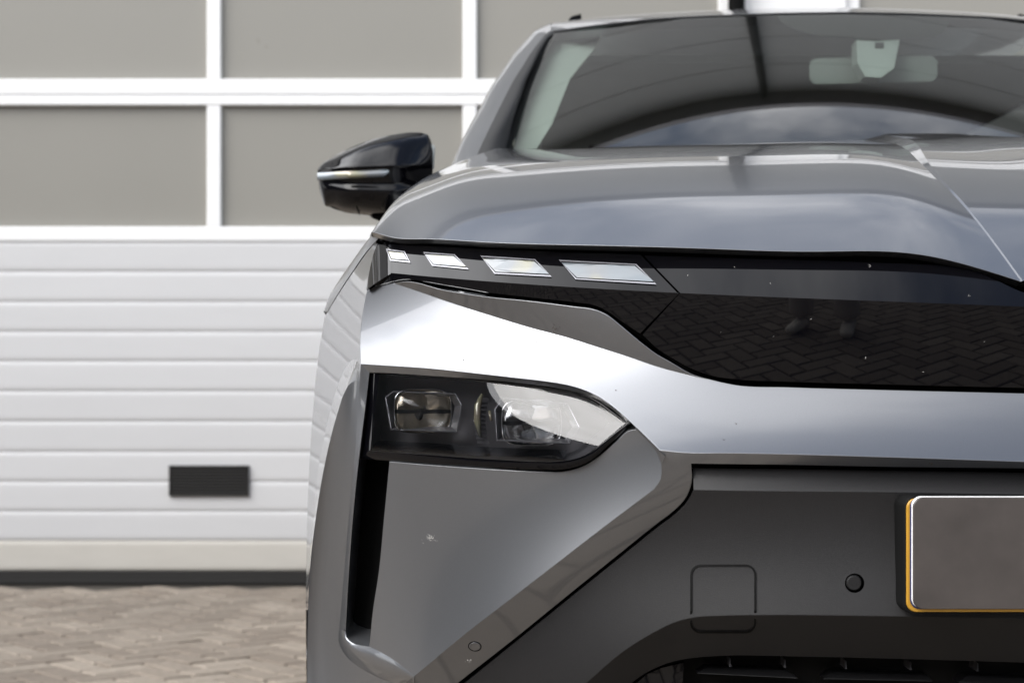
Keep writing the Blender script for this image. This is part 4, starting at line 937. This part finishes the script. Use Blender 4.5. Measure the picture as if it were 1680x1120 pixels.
# ---- licence plate ----------------------------------------------------------
YP = 1.648
lp = empty('licence_plate', (0, 0, 0)); lp.parent = car
def plate_ring(x0, y0, y1, r, Y):
    p0 = P(x0, y0, Y); p1 = P(x0, y1, Y); hw = XC - p0[0]; rr = r / F * Y; o_ = []
    for cx_, cz_, a0 in ((XC + hw - rr, p0[2] - rr, 0), (XC - hw + rr, p0[2] - rr, 90), (XC - hw + rr, p1[2] + rr, 180), (XC + hw - rr, p1[2] + rr, 270)):
        for k in range(9): a = R(a0 + 90 * k / 8); o_.append((cx_ + rr * math.cos(a), Y, cz_ + rr * math.sin(a)))
    return o_
def ringplate(spec, name, m_, back=.008):
    a = plate_ring(*spec); n_ = len(a); b = [(v[0], v[1] + back, v[2]) for v in a]; c_ = np.mean(a, 0)
    ch = [tuple(np.array(v) + (c_ - np.array(v)) / np.linalg.norm(c_ - np.array(v)) * .0012 + [0, -.0010, 0]) for v in a]
    mb = MB().add(list(a) + b, [(k, k + n_, (k + 1) % n_ + n_, (k + 1) % n_) for k in range(n_)]); mb.add(list(a) + ch, [(k, (k + 1) % n_, (k + 1) % n_ + n_, k + n_) for k in range(n_)]); mb.add(ch, [tuple(range(n_))[::-1]])
    mb.build(name, m_, lp)
ringplate((1483, 815, 1007, 17, YP + .006), 'plate_holder', BLACK, .045)
ringplate((1487, 817, 1003, 16, YP + .004), 'plate_edge', YELLOW, .002)
ringplate((1493, 815, 998.5, 16, YP + .0022), 'plate_strip', BLUE, .0015)
ringplate((1495.5, 813.5, 997, 16, YP + .0005), 'plate_rim', WHITE, .0012)
ringplate((1497.5, 815.5, 998, 16, YP - .0009), 'plate_face', PLATE, .0010)

# ---- door mirror ----------------------------------------------------------
def mirror_unit(side):
    dm = empty('door_mirror', (0, 0, 0)); dm.parent = car
    YM = 3.06
    def fx(v): return np.array([2 * XC - v[0], v[1], v[2]]) if side else np.array(v)
    # cross-sections from the outer tip inwards: (px, top, ridge, cut, bottom)
    sec = [(521, 277, 280, 283, 287), (528, 269, 277, 283, 325), (540, 261, 276, 283.5, 339), (560, 250, 274.5, 283.5, 346.5), (590, 236, 273, 283, 351.5), (620, 226.5, 272, 282, 355), (650, 220.5, 271, 281, 357), (680, 217.5, 270.5, 280, 356), (698, 220, 270, 279, 352), (706, 229, 270, 279, 343), (710, 245, 270, 278, 325)]
    def cap(rng_, nm, m_, bulge):
        rows = []
        for k, sx in enumerate(sec):
            e = min(1, .15 + 1.1 * math.sin(math.pi * min(1, max(0, (sx[0] - 518) / 195))) )
            rows.append([fx(P(sx[0], y_, YM - d_ * e)) for y_, d_ in rng_(sx)])
        s_ = Skin(); put_grid(s_, loft(rows, 60, 24, ku=[q[0] / 30 for q in sec]), (0, -1, 0)); s_.build(nm, m_, dm)
    cap(lambda q: [(q[1], 0), (q[1] * .8 + q[2] * .2, .038), (q[1] * .45 + q[2] * .55, .060), (q[2] - (q[2] - q[1]) * .06, .078), (q[2] + 1.5, .079)], 'mirror_cap', GLOSS, 1)
    cap(lambda q: [(q[2] + 1.5, .074), (q[3], .072), (q[3] * .72 + q[4] * .28, .066), (q[3] * .55 + q[4] * .45, .070), (q[3] * .2 + q[4] * .8, .048), (q[4], 0)], 'mirror_base', SATIN if False else GLOSS, 1)
    # back of the shell, glass
    rows = [[fx(P(q[0], q[1], YM)), fx(P(q[0], (q[1] + q[4]) / 2, YM + .035)), fx(P(q[0], q[4], YM))] for q in sec]
    s_ = Skin(); put_grid(s_, loft(rows, 40, 8), (0, 1, 0)); s_.build('mirror_shell', BLACK, dm)
    ring_ = [fx(P(q[0], q[1] + 3, YM + .030)) for q in sec[3:]] + [fx(P(q[0], q[4] - 3, YM + .030)) for q in sec[:2:-1]]; mb = MB().add(ring_, [tuple(range(len(ring_)))]); mb.build('mirror_glass', CHROME, dm)
    mb = MB(); a = [fx(P(708.5, 236, YM - .004)), fx(P(713, 240, YM - .002)), fx(P(711, 275, YM - .002)), fx(P(706, 275, YM - .006))]; mb.prism(a, [v + np.array([0, .02, 0]) for v in a]); mb.build('shell_edge', TRIM, dm)
    # indicator strip
    rows = []
    for x in np.linspace(520.5, 638, 24):
        e = min(1, .15 + 1.1 * math.sin(math.pi * min(1, max(0, (x - 518) / 195)))); t = (x - 520.5) / 117.5
        y0, y1 = 283.5 - 6 * t, 296 - 6 * t
        if x > 630: y1 -= (x - 630) * .7; y0 += (x - 630) * .1
        rows.append([fx(P(x, y0, YM - .074 * e - .002)), fx(P(x, (y0 + y1) / 2, YM - .074 * e - .006)), fx(P(x, y1, YM - .072 * e - .002)), fx(P(x, y1, YM - .05 * e))])
    s_ = Skin(); put_grid(s_, loft(rows, 46, 6), (0, -1, 0)); s_.build('indicator', DRL, dm)
    # seam and arm
    mb = MB(); mb.tube([fx(P(587, 312, YM - .070)), fx(P(586, 325, YM - .062)), fx(P(585, 340, YM - .045)), fx(P(590, 352, YM - .012))], .0012, 6); mb.build('shell_seam', BLACK, dm)
    mb = MB(); a = fx(P(690, 325, YM - .01)); mb.tube([a, fx((XC - .86, YM + .01, 1.115)), fx((XC - .79, YM + .02, 1.10))], [.035, .032, .04], 12); mb.build('mirror_arm', BLACK, dm, True)
mirror_unit(0); mirror_unit(1)

# ---- cabin ------------------------------------------------------------------
# pale pillar trim seen through the glass
s = Skin(); s.patch(curve([(842, 246, 3.07), (880, 244, 3.10), (905, 205, 3.19), (935, 130, 3.42), (975, 80, 3.60), (992, 47, 3.72), (915, 56, 3.70), (890, 95, 3.53), (862, 165, 3.28), (842, 246, 3.07)], 10, False, off=False)[:-1], step=12, skirt=.01)
s.build('pillar_lining', TRIM, car); s.mirror().build('pillar_lining', TRIM, car)
MB().box(XC - .62, XC + .62, 2.86, 3.25, 1.02, 1.10).box(XC - .60, XC + .60, 3.2, 3.3, .8, 1.08).build('dashboard', INT, car)
MB().box(XC - .56, XC + .56, 3.66, 5.4, 1.475, 1.49).build('headliner', TRIM, car)
MB().box(XC - .70, XC + .70, 2.9, 5.6, .45, .5).box(XC - .72, XC + .72, 5.4, 5.5, .5, 1.1).build('cabin_floor', INT, car)
for sx in (-.36, .36):
    st = empty('front_seat', (0, 0, 0)); st.parent = car
    def rb(x0, x1, y0, y1, z0, z1, c, nm):
        bm = bmesh.new(); bmesh.ops.create_cube(bm, size=1)
        for v in bm.verts: v.co = Vector(((x0 + x1) / 2 + v.co.x * (x1 - x0), (y0 + y1) / 2 + v.co.y * (y1 - y0), (z0 + z1) / 2 + v.co.z * (z1 - z0)))
        bmesh.ops.bevel(bm, geom=bm.edges[:], offset=c, segments=3, affect='EDGES'); V = [tuple(v.co) for v in bm.verts]; Fc = [[v.index for v in f.verts] for f in bm.faces]; bm.free(); mk(nm, V, Fc, INT, st, True)
    rb(XC + sx - .25, XC + sx + .25, 4.05, 4.17, .6, 1.17, .04, 'backrest'); rb(XC + sx - .13, XC + sx + .13, 4.10, 4.19, 1.21, 1.37, .03, 'headrest'); rb(XC + sx - .25, XC + sx + .25, 3.6, 4.1, .52, .64, .04, 'seat_cushion')
m = MB(); cth = Vector((XC + .36, 3.42, 1.0)); m.tube([cth + Vector((math.cos(t) * .18, math.sin(t) * .06, math.sin(t) * .17)) for t in np.linspace(0, 2 * math.pi, 33)], .014, 8).tube([cth + Vector((-.17, 0, 0)), cth + Vector((.17, 0, 0))], .02, 8); m.build('steering_wheel', INT, car, True)
# camera pod behind the glass and rear-view mirror
a = [(1405, 66), (1476, 66), (1467, 112), (1445, 128), (1419, 126), (1407, 104)]
A = [on_glass(x, y, .010) for x, y in a]; B = [v + np.array([0, .05, -.0]) for v in A]; MB().prism(A, B).build('sensor_pod', TRIM, car)
A = [on_glass(x, y, .008) for x, y in ((1436, 70), (1450, 70), (1450, 79), (1436, 79))]; MB().prism(A, [v + np.array([0, .004, 0]) for v in A]).build('pod_window', INT, car)
rm = rrect(1328, 1538, 94, 136, 13); rm[:, 1] -= (rm[:, 0] - 1433) * .022
YR = 3.30; Ar = [P(x, y, YR) for x, y in rm]; Br = [P(1433 + (x - 1433) * .97, 115 + (y - 115) * .9, YR + .03) for x, y in rm]; MB().prism(Ar, Br).build('rear_view_mirror', TRIM, car)
MB().tube([P(1437, 88, YR + .01), P(1437, 60, YR + .03)], .012, 8).build('mirror_stem', INT, car)
# roof antenna tip / rail end
m = MB(); a = [P(929, 38, 3.9), P(937, 27.5, 3.92), (P(953, 23, 3.93)), P(955, 35, 3.93), P(940, 40, 3.9)]; m.prism(a, [v + np.array([.01, .25, .0]) for v in a]); m.build('roof_rail', BLACK, car)
m = MB(); m.v = [(2 * XC - v[0], v[1], v[2]) for a_ in (0,) for v in [tuple(q) for q in (a + [v + np.array([.01, .25, 0]) for v in a])]]; m.f = [(0, 1, 2, 3, 4), (9, 8, 7, 6, 5)] + [(i, i + 5, (i + 1) % 5 + 5, (i + 1) % 5) for i in range(5)]; m.build('roof_rail', BLACK, car)


# ================================================================== PHOTOGRAPHER (mirrored in the front panel)
def figure(cx, cy, face):
    root = empty('person', (cx, cy, 0), 'photographer in beige trousers and pale shoes, mirrored in the black front panel', 'person')
    def skinned(name, nodes, links, m_, root_i=0, sub=2):
        me = bpy.data.meshes.new(name); me.from_pydata([Vector(n[0]) for n in nodes], links, []); o = bpy.data.objects.new(name, me); COL.objects.link(o)
        md = o.modifiers.new('skin', 'SKIN'); md.use_smooth_shade = True
        for i, n in enumerate(nodes): me.skin_vertices[0].data[i].radius = n[1] if isinstance(n[1], tuple) else (n[1], n[1])
        me.skin_vertices[0].data[root_i].use_root = True
        sd_ = o.modifiers.new('sub', 'SUBSURF'); sd_.levels = sd_.render_levels = sub; me.materials.append(m_); o.parent = root; return o
    # built facing +Y, local coordinates
    skinned('body', [((0, -.02, .98), (.15, .11)), ((0, -.02, 1.16), (.13, .10)), ((0, 0, 1.36), (.17, .11)), ((0, .01, 1.50), (.055, .06)), ((0, .03, 1.57), (.055, .06)), ((0, .04, 1.66), (.078, .095)), ((0, .04, 1.75), (.06, .08)),
        ((-.19, 0, 1.42), .055), ((-.26, .0, 1.12), .042), ((-.12, .20, .86), .03), ((-.06, .27, .83), .028), ((.19, 0, 1.42), .055), ((.26, .0, 1.12), .042), ((.12, .20, .86), .03), ((.06, .27, .83), .028)],
        [(0, 1), (1, 2), (2, 3), (3, 4), (4, 5), (5, 6), (2, 7), (7, 8), (8, 9), (9, 10), (2, 11), (11, 12), (12, 13), (13, 14)], SKIN)
    skinned('jacket', [((0, -.02, .94), (.185, .14)), ((0, -.02, 1.16), (.165, .13)), ((0, 0, 1.37), (.19, .135)), ((0, .0, 1.47), (.08, .08)), ((-.20, 0, 1.42), .07), ((-.27, .0, 1.12), .058), ((-.15, .16, .91), .042), ((.20, 0, 1.42), .07), ((.27, .0, 1.12), .058), ((.15, .16, .91), .042)],
        [(0, 1), (1, 2), (2, 3), (2, 4), (4, 5), (5, 6), (2, 7), (7, 8), (8, 9)], SHIRT)
    skinned('trousers', [((0, -.02, .95), (.175, .135)), ((-.10, -.01, .84), .105), ((-.115, .02, .50), .078), ((-.125, -.02, .26), .075), ((-.125, -.03, .085), .085), ((.10, -.01, .84), .105), ((.135, .04, .50), .078), ((.15, 0, .26), .075), ((.155, -.01, .085), .085)],
        [(0, 1), (1, 2), (2, 3), (3, 4), (0, 5), (5, 6), (6, 7), (7, 8)], TROUSER)
    for x, y, ln in ((-.125, -.03, -.03), (.155, -.01, .03)):
        o = skinned('shoe', [((x, y - .06, .045), (.042, .042)), ((x + ln * .3, y + .06, .045), (.045, .040)), ((x + ln, y + .17, .032), (.042, .028)), ((x, y, .11), .04)], [(0, 1), (1, 2), (0, 3)], SHOE)
    skinned('hair', [((0, .0, 1.72), (.082, .085)), ((0, .03, 1.79), (.075, .09))], [(0, 1)], HAIR)
    for sx in (-1, 1):
        for k in range(4): skinned('finger', [((sx * .06, .275, .855 - k * .018), .011), ((sx * .05, .30, .85 - k * .018), .010), ((sx * .03, .315, .845 - k * .018), .009)], [(0, 1), (1, 2)], SKIN, 0, 1)
    root.rotation_euler.z = face
    return root
figure(-.36, -.70, 0)

# ================================================================== dirt on the car, each speck a tiny flake
rd = random.Random(11)
def splat(px, py, Y, size, n, name, m_):
    mb = MB()
    for k in range(n):
        a = rd.uniform(0, 6.28); d = abs(rd.gauss(0, size * .45)); x, y = px + math.cos(a) * d * 1.1, py + math.sin(a) * d * .8; r = rd.uniform(.35, .85); ph = rd.uniform(0, 6.28); el = rd.uniform(1, 3.2)
        pts = [P(x + r * el * math.cos(t) * math.cos(ph) - r * .5 * math.sin(t) * math.sin(ph), y + r * el * math.cos(t) * math.sin(ph) + r * .5 * math.sin(t) * math.cos(ph), Y(x, y) - .0006) for t in (0, 1.2, 2.1, 3.14, 4.3, 5.2)]
        mb.add(pts, [(5, 4, 3, 2, 1, 0)])
    o = mb.build(name, m_, car); o['kind'] = 'stuff'

surfY = lambda m_: (lambda x, y: 1 / tps_eval(m_, np.array([[x, y]], float))[0])
splat(705, 882, surfY(mC), 13, 44, 'dried_splash', SPLAT)
splat(770, 1084, surfY(mD), 9, 12, 'dried_splash', SPLAT)
splat(911, 540, surfY(mA), 9, 16, 'dried_splash', SPLATD)
splat(708, 482, surfY(mA), 6, 8, 'dried_splash', SPLATD)
for x, y, r_ in ((1208, 695, 2.5), (1187, 721, 3), (1010, 640, 1.5), (760, 590, 1.5), (880, 560, 1.2)): splat(x, y, surfY(mB), r_, 5, 'insect_speck', SPLATD)
splat(1528, 761, surfY(mD), 3, 6, 'insect_speck', SPLATD)
mb = None
for x, y, r_ in ((1427, 437, 2), (1515, 610, 1.2), (1420, 587, 1), (1264, 465, 2), (1128, 451, 1.5), (1590, 485, 2.5), (1205, 438, 1)):
    splat(x, y, surfY(mL if y > 498 else mU), r_, 3, 'dust_speck', SPLAT)
for k in range(4):
    x, y = rd.uniform(1140, 1660), rd.uniform(510, 625); splat(x, y, surfY(mL), .8, 1, 'dust_speck', SPLAT)
